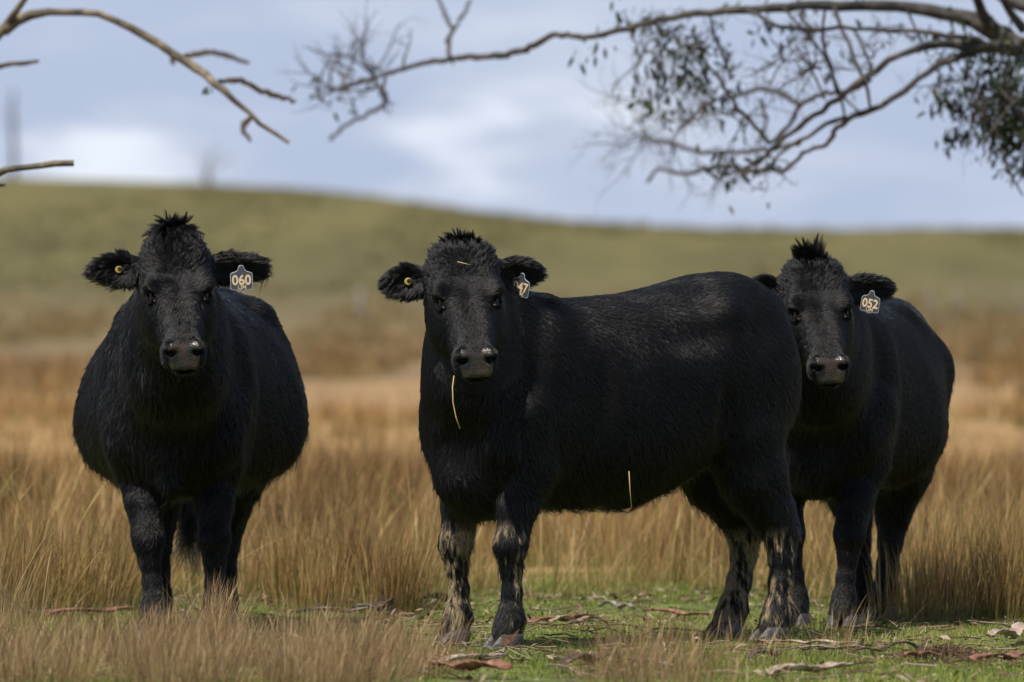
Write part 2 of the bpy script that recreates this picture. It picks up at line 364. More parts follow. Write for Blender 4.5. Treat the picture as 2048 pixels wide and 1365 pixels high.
      if far: blades('tussock_grass', R, H, r.uniform(.002, .004, n), le, .4, STRAW, 'tall tussocks of straw and olive rushes beside and behind the cows', np.clip(np.concatenate(Ts) * .9 - .08 + (r.random(n) < .12) * .6, 0, 1), 3, 14)
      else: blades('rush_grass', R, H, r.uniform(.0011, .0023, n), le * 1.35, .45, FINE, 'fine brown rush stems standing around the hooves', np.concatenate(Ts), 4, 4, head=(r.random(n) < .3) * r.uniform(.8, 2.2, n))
grass()

# ------------------------------------------------------------------ implicit surfaces for the animals
class Field:
    def __init__(s, lo, hi, h):
        s.lo = np.array(lo, float); s.h = h; s.n = np.ceil((np.array(hi) - s.lo) / h).astype(int) + 1
        s.F = np.full(s.n, 1.0, np.float32)
    def box(s, lo, hi):
        a = np.clip(np.floor((np.array(lo) - s.lo) / s.h).astype(int), 0, s.n); b = np.clip(np.ceil((np.array(hi) - s.lo) / s.h).astype(int) + 1, 0, s.n)
        if np.any(b <= a): return None, None
        ax = [s.lo[i] + np.arange(a[i], b[i]) * s.h for i in range(3)]
        X = np.meshgrid(*ax, indexing='ij', sparse=True)
        return (slice(a[0], b[0]), slice(a[1], b[1]), slice(a[2], b[2])), X
    def put(s, sl, d, k, sub=False):
        A = s.F[sl]; d = d.astype(np.float32)
        if sub:
            d = -d; hh = np.maximum(k - np.abs(A - d), 0) / k; s.F[sl] = np.maximum(A, d) + hh * hh * k * .25
        else:
            hh = np.maximum(k - np.abs(A - d), 0) / k; s.F[sl] = np.minimum(A, d) - hh * hh * k * .25
    def cone(s, a, b, ra, rb, k=.04, sub=False):
        a = np.array(a, float); b = np.array(b, float); m = max(ra, rb) + k + .03
        sl, X = s.box(np.minimum(a, b) - m, np.maximum(a, b) + m)
        if sl is None: return
        ba = b - a; L2 = max(ba @ ba, 1e-9)
        p = [X[i] - a[i] for i in range(3)]
        h = np.clip((p[0] * ba[0] + p[1] * ba[1] + p[2] * ba[2]) / L2, 0, 1)
        d = np.sqrt(sum((p[i] - h * ba[i]) ** 2 for i in range(3))) - (ra + (rb - ra) * h)
        s.put(sl, d, k, sub)
    def chain(s, pts, k=.04):
        for (a, ra), (b, rb) in zip(pts[:-1], pts[1:]): s.cone(a, b, ra, rb, k)
    def ell(s, c, r, R=None, k=.04, sub=False):
        c = np.array(c, float); r = np.array(r, float); m = r.max() + k + .03
        sl, X = s.box(c - m, c + m)
        if sl is None: return
        p = [X[i] - c[i] for i in range(3)]
        if R is not None: p = [R[0][i] * p[0] + R[1][i] * p[1] + R[2][i] * p[2] for i in range(3)]   # columns of R are the axes
        k0 = np.sqrt(sum((p[i] / r[i]) ** 2 for i in range(3))); k1 = np.sqrt(sum((p[i] / r[i] ** 2) ** 2 for i in range(3)))
        s.put(sl, k0 * (k0 - 1) / np.maximum(k1, 1e-6), k, sub)
    def loft(s, O, R, st, k=.04, ex=2.4):
        """st rows: u, top, bottom, half width, taper; R columns: u axis, lateral axis, normal axis"""
        st = np.array(st, float); O = np.array(O, float); R = np.array(R, float)
        cor = [O + R[:, 0] * u + R[:, 1] * v + R[:, 2] * w for u in (st[0, 0], st[-1, 0]) for v in (-st[:, 3].max(), st[:, 3].max()) for w in (st[:, 2].min(), st[:, 1].max())]
        m = k + .08; sl, X = s.box(np.min(cor, 0) - m, np.max(cor, 0) + m)
        p = [X[i] - O[i] for i in range(3)]
        u = sum(R[i, 0] * p[i] for i in range(3)); v = sum(R[i, 1] * p[i] for i in range(3)); w = sum(R[i, 2] * p[i] for i in range(3))
        uu = np.linspace(st[0, 0], st[-1, 0], 200); cs = []
        for c in range(1, 5):
            y = np.interp(uu, st[:, 0], st[:, c]); ker = np.hanning(15); ker /= ker.sum()
            ys = np.convolve(np.pad(y, 7, mode='edge'), ker, 'valid'); cs.append(ys)
        uc = np.clip(u, st[0, 0], st[-1, 0])
        top, bot, hw, tp = [np.interp(uc, uu, c) for c in cs]
        zc = (top + bot) / 2; hz = (top - bot) / 2; t = (w - zc) / hz
        hw = hw * (1 - tp * np.clip(t, -1.2, 1.2))
        q = (np.abs(v / hw) ** ex + np.abs(t) ** ex) ** (1 / ex)
        d = (q - 1) * np.minimum(hw, hz)
        d = np.where((u < st[0, 0]) | (u > st[-1, 0]), np.sqrt(np.maximum(d, 0) ** 2 + (u - uc) ** 2) + .002, d)
        s.put(sl, d, k)
    def mesh(s):
        F = s.F; neg = F < 0
        c = [neg[i:F.shape[0] - 1 + i, j:F.shape[1] - 1 + j, k:F.shape[2] - 1 + k] for i in (0, 1) for j in (0, 1) for k in (0, 1)]
        cnt = sum(x.astype(np.int8) for x in c); act = (cnt > 0) & (cnt < 8)
        I = np.argwhere(act); idx = -np.ones(act.shape, np.int64); idx[act] = np.arange(len(I))
        acc = np.zeros((len(I), 3)); num = np.zeros(len(I))
        off = [(i, j, k) for i in (0, 1) for j in (0, 1) for k in (0, 1)]
        val = {o: F[I[:, 0] + o[0], I[:, 1] + o[1], I[:, 2] + o[2]] for o in off}
        for o in off:
            for a in range(3):
                if o[a]: continue
                p = list(o); p[a] = 1; p = tuple(p); va, vb = val[o], val[p]; m = (va < 0) != (vb < 0)
                t = np.where(m, va / np.where(m, va - vb, 1), 0)
                q = np.array(o, float)[None].repeat(len(I), 0); q[:, a] = t
                acc += q * m[:, None]; num += m
        V = s.lo + (I + acc / num[:, None]) * s.h
        Q = []
        for a in range(3):
            sh = [slice(None)] * 3; s0 = list(sh); s1 = list(sh); s0[a] = slice(0, -1); s1[a] = slice(1, None)
            A = neg[tuple(s0)]; B = neg[tuple(s1)]; E = np.argwhere(A != B); b, c2 = [(1, 2), (2, 0), (0, 1)][a]
            ok = (E[:, b] > 0) & (E[:, c2] > 0) & (E[:, b] < F.shape[b] - 1) & (E[:, c2] < F.shape[c2] - 1); E = E[ok]
            def cell(db, dc):
                e = E.copy(); e[:, b] -= db; e[:, c2] -= dc; return idx[e[:, 0], e[:, 1], e[:, 2]]
            q = np.stack([cell(1, 1), cell(0, 1), cell(0, 0), cell(1, 0)], 1)
            fl = ~A[E[:, 0], E[:, 1], E[:, 2]]; q[fl] = q[fl][:, ::-1]; Q.append(q)
        return V, np.concatenate(Q)

def tri_normals(V, Q):
    n = np.cross(V[Q[:, 2]] - V[Q[:, 0]], V[Q[:, 3]] - V[Q[:, 1]]); ar = np.linalg.norm(n, axis=1) / 2
    vn = np.zeros_like(V)
    for i in range(4): np.add.at(vn, Q[:, i], n)
    return ar, nrm(vn)

def hair_obj(name, pts, rad, mat, parent, attrs=None):
    n, k, _ = pts.shape
    hc = bpy.data.hair_curves.new(name); hc.add_curves([k] * n)
    hc.points.foreach_set('position', pts.astype(np.float32).ravel())
    at = hc.attributes.get('radius') or hc.attributes.new('radius', 'FLOAT', 'POINT')
    prof = (1 - np.linspace(0, 1, k) ** 2 * .85)
    at.data.foreach_set('value', (rad[:, None] * prof[None]).astype(np.float32).ravel())
    for a, v in (attrs or {}).items():
        q = hc.attributes.new(a, 'FLOAT', 'CURVE'); q.data.foreach_set('value', v.astype(np.float32))
    o = bpy.data.objects.new(name, hc); C.objects.link(o); hc.materials.append(mat); o.parent = parent
    return o

def hair_material():
    m = bpy.data.materials.new('black_fur'); m.use_nodes = True; nt = m.node_tree; nt.nodes.clear()
    N = nt.nodes.new; L = nt.links.new
    out = N('ShaderNodeOutputMaterial')
    hb = N('ShaderNodeBsdfHairPrincipled'); hb.model = 'CHIANG'; hb.parametrization = 'COLOR'
    a = N('ShaderNodeAttribute'); a.attribute_name = 'tone'
    r = ramp_node(nt, [(0, (.0012, .0010, .0011)), (.8, (.004, .0033, .0033)), (.97, (.014, .009, .007)), (1, (.03, .015, .009))]); L(a.outputs['Fac'], r.inputs[0])
    L(r.outputs[0], hb.inputs['Color']); hb.inputs['Roughness'].default_value = .34; hb.inputs['Radial Roughness'].default_value = .6
    hb.inputs['IOR'].default_value = 1.41; hb.inputs['Coat'].default_value = 0.0
    mu = N('ShaderNodeAttribute'); mu.attribute_name = 'mud'
    d = N('ShaderNodeBsdfDiffuse'); d.inputs[0].default_value = (.39, .30, .18, 1)
    ms = N('ShaderNodeMixShader'); L(mu.outputs['Fac'], ms.inputs[0]); L(hb.outputs[0], ms.inputs[1]); L(d.outputs[0], ms.inputs[2])
    L(ms.outputs[0], out.inputs[0]); return m
FUR = hair_material()
def skin_material():
    m, nt, b = new_mat('black_hide'); N = nt.nodes.new; L = nt.links.new
    mu = N('ShaderNodeAttribute'); mu.attribute_name = 'mud'
    tc = N('ShaderNodeTexCoord'); n = N('ShaderNodeTexNoise'); n.inputs['Scale'].default_value = 90; L(tc.outputs['Object'], n.inputs['Vector'])
    r = ramp_node(nt, [(.3, (.003, .003, .003)), (.7, (.006, .005, .005))]); L(n.outputs[0], r.inputs[0])
    r2 = ramp_node(nt, [(.3, (.38, .29, .17)), (.7, (.22, .155, .085))]); L(n.outputs[0], r2.inputs[0])
    mx = N('ShaderNodeMixRGB'); L(mu.outputs['Fac'], mx.inputs[0]); L(r.outputs[0], mx.inputs[1]); L(r2.outputs[0], mx.inputs[2])
    L(mx.outputs[0], b.inputs['Base Color']); b.inputs['Roughness'].default_value = .8; b.inputs['Specular IOR Level'].default_value = .12
    return m
HIDE = skin_material()
def nose_material():
    m, nt, b = new_mat('wet_nose'); N = nt.nodes.new; L = nt.links.new
    tc = N('ShaderNodeTexCoord'); n = N('ShaderNodeTexNoise'); n.inputs['Scale'].default_value = 22; L(tc.outputs['Object'], n.inputs['Vector'])
    r = ramp_node(nt, [(.40, (.022, .019, .019)), (.62, (.062, .036, .025))]); L(n.outputs[0], r.inputs[0]); L(r.outputs[0], b.inputs['Base Color'])
    b.inputs['Roughness'].default_value = .34; b.inputs['Specular IOR Level'].default_value = .65
    v = N('ShaderNodeTexVoronoi'); v.inputs['Scale'].default_value = 190; L(tc.outputs['Object'], v.inputs['Vector'])
    bp = N('ShaderNodeBump'); bp.inputs['Strength'].default_value = .45; bp.inputs['Distance'].default_value = .003; L(v.outputs[0], bp.inputs['Height']); L(bp.outputs[0], b.inputs['Normal'])
    return m
NOSE = nose_material()
EYE = simple('dark_wet_eye', (.008, .005, .004), .12, .5)
CORNER = simple('pink_eye_corner', (.07, .036, .026), .3, .6)
HOOF = simple('dusty_hoof_horn', (.026, .026, .030), .5, .5, noise=(.075, .062, .050), bump=.6, bscale=45)
TAGM = simple('grey_tag_plastic', (.052, .057, .067), .35, .5)
TAGE = simple('pale_tag_edge', (.42, .44, .47), .4, .5)
INK = simple('cream_tag_print', (.66, .50, .32), .6, .3)
YEL = simple('yellow_button_plastic', (.42, .30, .07), .55, .3)
DRK = simple('dark_button_hole', (.02, .018, .015), .6, .3)

def prism(outline, th, ch=.0008):
    """a thin plate with the given outline in its local xy plane"""
    n = len(outline); o = np.array(outline, float); c = o.mean(0); inn = c + (o - c) * (1 - ch / np.abs(o - c).max() * 2)
    V = [(*p, -th / 2) for p in inn] + [(*p, -th / 2 + ch) for p in o] + [(*p, th / 2 - ch) for p in o] + [(*p, th / 2) for p in inn]
    q = [(r * n + i, r * n + (i + 1) % n, (r + 1) * n + (i + 1) % n, (r + 1) * n + i) for r in range(3) for i in range(n)]
    me = bpy.data.meshes.new('plate'); me.from_pydata(V, [], q + [tuple(range(3 * n, 4 * n)), tuple(reversed(range(n)))]); me.update(); return me

def round_poly(corners, r, seg=5):
    out = []; n = len(corners)
    for i in range(n):
        p = Vector(corners[i]); a = (Vector(corners[i - 1]) - p); b = (Vector(corners[(i + 1) % n]) - p); rr = min(r, a.length * .45, b.length * .45)
        s = p + a.normalized() * rr; e = p + b.normalized() * rr
        for k in range(seg + 1):
            t = k / seg; out.append(tuple((1 - t) ** 2 * s + 2 * t * (1 - t) * p + t * t * e))
    return out

def text_mesh(s, size, weight=0.0):
    cu = bpy.data.curves.new('print', 'FONT'); cu.body = s; cu.size = size; cu.align_x = 'CENTER'; cu.align_y = 'CENTER'
    cu.extrude = .0004; cu.offset = weight; cu.resolution_u = 3
    o = bpy.data.objects.new('print', cu); C.objects.link(o); dg = bpy.context.evaluated_depsgraph_get()
    me = bpy.data.meshes.new_from_object(o.evaluated_get(dg)); bpy.data.objects.remove(o); me.materials.clear(); return me
def join_meshes(lst):
    V = []; Fc = []
    for me, dx, dy, sx in lst:
        b = len(V); V += [(v.co.x * sx + dx, v.co.y + dy, v.co.z) for v in me.vertices]; Fc += [tuple(i + b for i in p.vertices) for p in me.polygons]
    m = bpy.data.meshes.new('writing'); m.from_pydata(V, [], Fc); m.update(); return m

def hoof_mesh():
    V = []; Fc = []
    for s in (-1, 1):
        b = len(V); n = 20
        prof = [(0.0, 1.0, 0.0), (.012, 1.0, 0.0), (.035, .90, -.004), (.055, .80, -.010), (.066, .72, -.012)]
        for z, sc_, dx in prof:
            for i in range(n):
                a = 2 * math.pi * i / n; ca, sa = math.cos(a), math.sin(a)
                x = (.062 * ca if ca > 0 else .048 * ca) * sc_ + dx + .012 * (1 - z / .066)
                y = s * .0275 + .026 * sa * sc_ * (1 - .25 * max(ca, 0)) - s * .008 * max(ca, 0) * (1 - z / .08)
                V.append((x, y, z))
        for r in range(len(prof) - 1):
            for i in range(n): Fc.append((b + r * n + i, b + r * n + (i + 1) % n, b + (r + 1) * n + (i + 1) % n, b + (r + 1) * n + i))
        Fc.append(tuple(b + (len(prof) - 1) * n + i for i in range(n))); Fc.append(tuple(b + n - 1 - i for i in range(n)))
    me = bpy.data.meshes.new('hoof'); me.from_pydata(V, [], Fc); me.update()
    for p in me.polygons: p.use_smooth = len(p.vertices) == 4
    return me
HOOF_ME = hoof_mesh()

def make_cow(cfg):
    yaw = cfg['yaw']                                        # heading: forward = (cos yaw, sin yaw)
    f = np.array([math.cos(yaw), math.sin(yaw), 0]); l = np.array([-math.sin(yaw), math.cos(yaw), 0]); up = np.array([0, 0, 1.])
    org = np.array(cfg['origin'], float)
    Rw = np.stack([f, l, up], 1)
    loc = lambda p: Rw.T @ (np.array(p, float) - org)
    root = empty('cow', org, yaw); tag(root, cfg['label'], 'cow', 'black cattle facing the camera')
    S = cfg.get('scale', 1.0)
    P0 = loc(cfg['poll'])
    # head frame
    fy = cfg['face_yaw'] - yaw; hf = np.array([math.cos(fy), math.sin(fy), 0]); hl = np.array([-math.sin(fy), math.cos(fy), 0])
    ro = cfg.get('roll', 0); hu = up * math.cos(ro) + hl * math.sin(ro); hl = np.cross(hu, hf)
    p = cfg.get('pitch', math.radians(48)); U = hf * math.cos(p) - hu * math.sin(p); Wn = hf * math.sin(p) + hu * math.cos(p)
    hs = cfg.get('head', .92)
    H = lambda u, v, w: P0 + (U * u + hl * v + Wn * w) * hs
    RH = np.stack([U, hl, Wn], 1); RY = np.stack([hf, hl, hu], 1)
    xm = max(P0[0] + .35, 1.0); ym = max(abs(P0[1]) + .45, .62)
    Fd = Field((-1.0, -ym if P0[1] < -.2 else -.62, .02), (xm, ym if P0[1] > .2 else .62, P0[2] + .12), cfg.get('res', .0068))
    # torso
    Fd.loft((0, 0, 0), np.eye(3), sorted(cfg['torso']), k=.03, ex=2.25)
    bw = cfg.get('belly', 1)
    # shoulders, ribs, hips
    for s in (-1, 1):
        Fd.ell((.42, s * .180, .84), (.13, .095, .27), k=.045)
        Fd.ell((.57, s * .15, .72), (.11, .10, .15), k=.04)
        Fd.cone((.36, s * .11, 1.14), (.52, s * .21, .78), .045, .05, k=.04)              # ridge of the shoulder blade
        Fd.cone((-.30, s * .22 * cfg.get('hipw', 1.0), 1.10), (-.42, s * .24 * cfg.get('hipw', 1.0), .72), .05, .06, k=.06)   # front edge of the thigh
        hw_ = cfg.get('hipw', 1.0)
        Fd.ell((-.34, s * .20 * hw_, 1.12 - (1 - hw_) * .35), (.07, .06, .05), k=.07)           # hook bone
        Fd.ell((-.52, s * .15 * hw_, .90), (.17, .14, .25), k=.07)            # rump and thigh
        Fd.ell((-.64, s * .09, 1.12), (.05, .05, .06), k=.06)           # pin bone
    Fd.ell((.58, 0, cfg.get('brisket', .58)), (.16, .12, .125), k=.10)                      # brisket
    for s in (-1, 1):                                                   # hollows of flank and behind the shoulder
        hwf = max(t[3] for t in cfg['torso'])
        Fd.ell((-.12, s * (hwf + .018), 1.07), (.15, .07, .06), k=.06, sub=True)
        Fd.ell((.25, s * (hwf * .93 + .028), .86), (.040, .06, .24), k=.045, sub=True)
        Fd.ell((-.27, s * (hwf * .95 + .030), .74), (.045, .06, .15), k=.045, sub=True)
    # neck
    back = H(.10, 0, -.16); throat = H(.24, 0, -.17)
    base_u = np.array([.42, 0, 1.00]); base_l = np.array([.56, 0, .82])
    mu_ = (base_u * .5 + back * .5) + np.array([.03, 0, .02]); ml = base_l * .5 + throat * .5 + np.array([0, 0, -.03])
    Fd.chain([(base_u, .19), (mu_, .155), (back, .115)], k=.08)
    Fd.chain([(base_l, .20), (ml, .150), (throat, .085)], k=.08)
    Fd.chain([((base_l + base_u) / 2, .20), ((mu_ + ml) / 2, .165), ((back + throat) / 2, .10)], k=.06)
    dw = H(.26, 0, -.20); Fd.chain([(dw, .03), ((dw + np.array([.70, 0, .78])) / 2 + np.array([0, 0, -.03]), .035), (np.array([.715, 0, .74]), .035), (np.array([.68, 0, .54]), .045)], k=.035)   # dewlap
    # head
    Fd.loft(P0, RH * 1.0, [(a * hs, b * hs, c * hs, d * hs, e) for a, b, c, d, e in [
        (-.065, -.01, -.07, .035, 0), (-.04, .030, -.11, .080, 0), (.02, .045, -.15, .122, .08), (.10, .044, -.19, .138, .12), (.17, .038, -.205, .138, .12),
        (.24, .026, -.20, .120, .10), (.31, .016, -.18, .090, .16), (.37, .010, -.155, .066, .10), (.415, .005, -.14, .066, .05), (.445, -.008, -.130, .071, 0), (.47, -.030, -.124, .071, -.05), (.49, -.054, -.118, .064, -.05), (.508, -.076, -.108, .046, 0)]], k=.03, ex=2.7)
    dm = cfg.get('dome', (.055, .075, .026)); Fd.ell(H(.0, 0, .0) - hf * .01, np.array(dm) * hs, RY, k=.10)
    for s in (-1, 1):
        Fd.ell(H(.163, s * .100, .010), np.array([.045, .032, .026]) * hs, RH, k=.03)        # brow
        Fd.ell(H(.215, s * .090, -.115), np.array([.09, .040, .075]) * hs, RH, k=.04)       # cheek
        Fd.ell(H(.214, s * .116, .000), np.array([.026, .022, .022]) * hs, RH, k=.012, sub=True)   # eye socket
        Fd.ell(H(.250, s * .098, .010), np.array([.026, .009, .012]) * hs, RH, k=.02, sub=True)    # tear line
        Fd.ell(H(.448, s * .050, -.030), np.array([.030, .030, .027]) * hs, RH, k=.015)     # nostril wing
        Fd.ell(H(.430, s * .068, -.080), np.array([.04, .014, .035]) * hs, RH, k=.02)       # lip
        nn = nrm(U * .73 + Wn * .68 + hl * s * .25); tt = nrm(np.cross(nn, hl)); la = np.cross(tt, nn); NR = np.stack([nn, la * math.cos(.5) - tt * math.sin(.5) * s, tt * math.cos(.5) + la * math.sin(.5) * s], 1)
        Fd.ell(H(.476, s * .047, -.030), np.array([.026, .019, .0115]) * hs, NR, k=.006, sub=True)
        Fd.ell(H(.462, s * .063, -.030), np.array([.018, .012, .008]) * hs, NR, k=.006, sub=True)
        # ears
        e = cfg['ears'][0 if s > 0 else 1]; c = H(.02, 0, -.055); ln = .097 * e.get('len', 1)
        ax = nrm(hl * s * math.cos(e['drop']) - hu * math.sin(e['drop']) - hf * e.get('back', .15))
        nz = nrm(hf * math.cos(e.get('turn', 0)) + hu * math.sin(e.get('turn', 0))); nz = nrm(nz - ax * (ax @ nz)); side = np.cross(nz, ax)
        e0 = c + ax * .09 * hs; ec = c + ax * (.112 + ln) * hs
        RE = np.stack([ax, side, nz], 1)
        Fd.cone(e0, ec - ax * .05, .034, .026, k=.03)
        Fd.ell(ec, (ln, .051, .020), RE, k=.02)
        Fd.ell(ec + nz * .020 + ax * .004, (ln * .78, .034, .017), RE, k=.012, sub=True)
        e['c'] = ec; e['R'] = RE; e['ln'] = ln
    Fd.ell(H(.500, 0, -.099), np.array([.03, .065, .0045]) * hs, RH, k=.008, sub=True)       # mouth
    # legs
    feet = []
    for key, s, hind in (('fl', 1, 0), ('fr', -1, 0), ('hl', 1, 1), ('hr', -1, 1)):
        ft = loc(cfg[key]); x, y = ft[0], ft[1]; feet.append((ft, hind, key))
        if not hind:
            sx, sy = .52, s * cfg.get('sh', .165)
            def q(t, dx, z, r, dy=0): return (np.array([sx + (x - sx) * t + dx, sy + (y - sy) * t + dy, z]), r)
            Fd.chain([q(0, 0, .78, .115), q(.2, -.045, .60, .092), q(.45, -.01, .47, .062), q(.62, .0, .385, .048), q(.70, .008, .335, .047), q(.78, 0, .265, .031), q(.9, -.01, .19, .027),
                      q(.97, -.008, .115, .036), q(1, .006, .065, .037), q(1, .012, .045, .040)], k=.035)
            Fd.ell(q(.69, .012, .345, 0)[0], (.046, .050, .056), k=.02); Fd.ell(q(.97, -.038, .098, 0)[0], (.018, .034, .02), k=.02)
        else:
            sx, sy = -.46, s * .150; bk = cfg.get('back', {}).get(key, 0)
            def q(t, dx, z, r, dy=0): return (np.array([sx + (x - sx) * t + dx + bk * math.sin(math.pi * min(max((.95 - z) / .85, 0), 1)), sy + (y - sy) * t + dy, z]), r)
            Fd.chain([q(0, .0, .92, .165), q(.1, .035, .70, .140), q(.35, .015, .56, .112), q(.6, -.025, .45, .072), q(.75, -.050, .375, .054), q(.85, -.045, .29, .039), q(.92, -.035, .20, .034),
                      q(.97, -.025, .115, .040), q(1, -.005, .065, .040), q(1, .006, .05, .040)], k=.04)
            Fd.cone(q(.6, -.10, .47, 0)[0], q(.8, -.085, .38, 0)[0], .022, .030, k=.03); Fd.ell(q(.97, -.055, .098, 0)[0], (.018, .034, .02), k=.02)
    # tail
    tl = [(np.array(a, float), r) for a, r in cfg['tail']]
    Fd.chain(tl, k=.02)
    V, Q = Fd.mesh(); ar, vn = tri_normals(V, Q)
    hd = (V - P0) @ RH / hs
    def mudf(P):
        if not cfg.get('mud'): return np.zeros(len(P))
        fr = np.where(P[:, 0] > .1, 1.0, 1.0)
        n = vnoise(P * np.array([30, 30, 7]), 1, 5) * .6 + vnoise(P * np.array([95, 95, 20]), 1, 6) * .8 + vnoise(P * np.array([200, 200, 45]), 1, 16) * .6 + vnoise(P, 7, 7) * .75
        zc = np.where(P[:, 0] > .1, .43, .40); m = np.clip((zc - P[:, 2]) / .05, 0, 1) * np.clip((P[:, 2] - .03) / .03, 0, 1)
        bias = np.where(P[:, 0] > .1, np.where(P[:, 1] > 0, -.36, .06), .25)
        bias = bias + np.where((P[:, 0] > .1) & (P[:, 1] > 0) & (P[:, 2] > .36), .45, 0)
        return np.clip((n + bias) * 2.4, 0, .92) * m
    def nosef(h_):
        return (h_[:, 0] + h_[:, 2] * .9 > .428) & (h_[:, 2] > -.096) & (np.abs(h_[:, 1]) < .060 + .30 * np.minimum(h_[:, 2] + .060, 0) - .25 * np.maximum(h_[:, 2] + .022, 0)) & (h_[:, 0] > .44)
    fc = V[Q].mean(1); fh = (fc - P0) @ RH / hs
    me = mesh_np('body', V, quads=Q, matidx=nosef(fh).astype(int), attrs={'mud': mudf(V)})
    body = link('body', me, [HIDE, NOSE], root)
    # ---------------- coat
    r = np.random.default_rng(cfg['seed'])
    dens = np.ones(len(Q)); onhead = (fh[:, 0] > -.1) & (fh[:, 0] < .53) & (np.abs(fh[:, 1]) < .2) & (fh[:, 2] > -.26) & (fh[:, 2] < .1)
    dens[onhead] *= 4.0; dens[nosef(fh)] = 0; dens[fc[:, 2] < .5] *= 1.6
    isear = np.zeros(len(Q), bool)
    for e in cfg['ears']: isear |= np.linalg.norm((fc - e['c']) @ e['R'] / np.array([.11, .07, .05]), axis=1) < 1
    dens[isear] *= 2.2
    n = cfg.get('hairs', 170000); cum = np.cumsum(ar * dens); pick = np.searchsorted(cum, r.random(n) * cum[-1]); pick = np.clip(pick, 0, len(Q) - 1)
    a, b = r.random(n)[:, None], r.random(n)[:, None]; q = Q[pick]
    P = (V[q[:, 0]] * (1 - a) + V[q[:, 1]] * a) * (1 - b) + (V[q[:, 3]] * (1 - a) + V[q[:, 2]] * a) * b
    Nn = nrm((vn[q[:, 0]] * (1 - a) + vn[q[:, 1]] * a) * (1 - b) + (vn[q[:, 3]] * (1 - a) + vn[q[:, 2]] * a) * b)
    h_ = (P - P0) @ RH / hs; ear = isear[pick]; hdm = onhead[pick] & ~ear
    eyed = np.minimum(*[np.linalg.norm(h_ - np.array([.214, s * .110, -.004]), axis=1) for s in (-1, 1)])
    D = np.tile(np.array([-.55, 0, -.85]), (n, 1))                                     # body: back and down
    topm = np.clip((P[:, 2] - 1.05) / .15, 0, 1)[:, None]; D = D * (1 - topm * .6) + np.array([-1, 0, 0]) * topm * .6
    legm = P[:, 2] < .5; D[legm] = (-.12, 0, -1)
    nk = (P[:, 0] > .55) & (P[:, 2] > .6) & ~hdm & ~ear; D[nk] = -hf * .3 + np.array([0, 0, -.9])
    cur = np.clip((.19 - h_[:, 0]) / .05, -1, 1)[:, None]                             # whorl between the eyes
    rad = np.stack([(h_[:, 0] - .205) * 1.0, h_[:, 1] * .9], 1) + 1e-4; rad = rad / np.maximum(np.linalg.norm(rad, axis=1, keepdims=True), .012); Dh = U * rad[:, :1] * 1.0 + hl * rad[:, 1:2]
    D[hdm] = Dh[hdm]; jaw = hdm & (h_[:, 2] < -.06); D[jaw] = (-U * .45 - hu * .8)[None]
    muz = hdm & (h_[:, 0] > .30); D[muz] = (U * .8 - Wn * .45)[None]
    for e in cfg['ears']:
        k = ear & (np.linalg.norm((P - e['c']), axis=1) < .17); out = nrm((P[k] - e['c']) - e['R'][:, 2] * ((P[k] - e['c']) @ e['R'][:, 2])[:, None]); D[k] = e['R'][:, 0] * .9 + out * .8 + up * -.25
    curl = cfg.get('curl', .5)
    cm = np.where(hdm, .22, 1.0)[:, None]; D = nrm(D) + vn3(P, 9, 40) * .35 * cm + vn3(P, 28, 50) * .50 * curl ** 1.5 * cm
    D = nrm(D - Nn * np.sum(D * Nn, 1, keepdims=True))
    Ln = np.full(n, .018); Ln[P[:, 2] < .75] = .021; Ln[legm] = .018 if cfg.get('mud') else .012; Ln[hdm] = .013; Ln[muz] = .010; Ln[jaw] = .014; Ln[ear] = .030; cr_ = hdm & (h_[:, 0] < .13) & ~jaw; Ln[hdm & (h_[:, 0] < .24) & ~jaw] = .016; Ln[cr_] = .018 + .020 * np.clip((.09 - h_[cr_, 0]) / .08, 0, 1); lift_cr = cr_
    Ln[P[:, 2] < .12] = .028; Ln[eyed < .035] = .005; under = (Nn[:, 2] < -.5) & (P[:, 2] > .4) & ~hdm; Ln[under] = .035
    Ln *= r.uniform(.7, 1.25, n) * cfg.get('fur', 1)
    lift = np.full(n, .19 + .12 * curl); lift[legm] = .24; lift[hdm] = .2; lift[muz] = .16; lift[ear] = .38; lift[lift_cr] = .24; lift += .16 * curl * np.clip(vnoise(P, 26, 60), -1, 1) * (1 - .9 * hdm)
    keep = eyed > .020; 
    # locks of hair: strands of a lock share their lean and lift, and their tips draw together
    nc = n // 9; ci = r.choice(n, nc, replace=False); kd = kdtree.KDTree(nc)
    for j, i_ in enumerate(ci): kd.insert(P[i_], j)
    kd.balance(); lk = np.array([kd.find(pp)[1] for pp in P]); cidx = ci[lk]
    big = np.full(nc, cfg.get('lock', 1.0)); big[hdm[ci]] = .9; big[cr_[ci]] = 2.0; big[ear[ci]] = 1.1; big[legm[ci]] *= .6
    ljd = r.normal(0, .17, (nc, 3)) * big[:, None]; ljl = np.abs(r.normal(0, .13, nc)) * big; ltone = r.random(nc)
    D = D + ljd[lk]; D = nrm(D - Nn * np.sum(D * Nn, 1, keepdims=True)); lift = lift + ljl[lk]; Ln = Ln * (.85 + .35 * ltone[lk])
    gd = (r.random(n) < .05) & (Nn[:, 2] < -.1) & ~hdm & ~ear; Ln = np.where(gd, Ln * 1.8, Ln); lift = np.where(gd, lift + .35, lift)
    K = 5; pts = np.zeros((n, K, 3)); wob = vn3(P, 60, 70) * .30 * curl + r.normal(0, .06, (n, 3))
    for i in range(K):
        t = i / (K - 1); lf = lift[:, None]
        pts[:, i] = P + (D * t + Nn * lf * (t - .45 * t * t) + wob * t * t * .6 * curl * 1.6) * Ln[:, None] - Nn * np.minimum(.0015, .02 * Ln)[:, None]
    dcl = np.linalg.norm(P - P[cidx], axis=1); ok = (dcl < .02) & (dcl > 0)
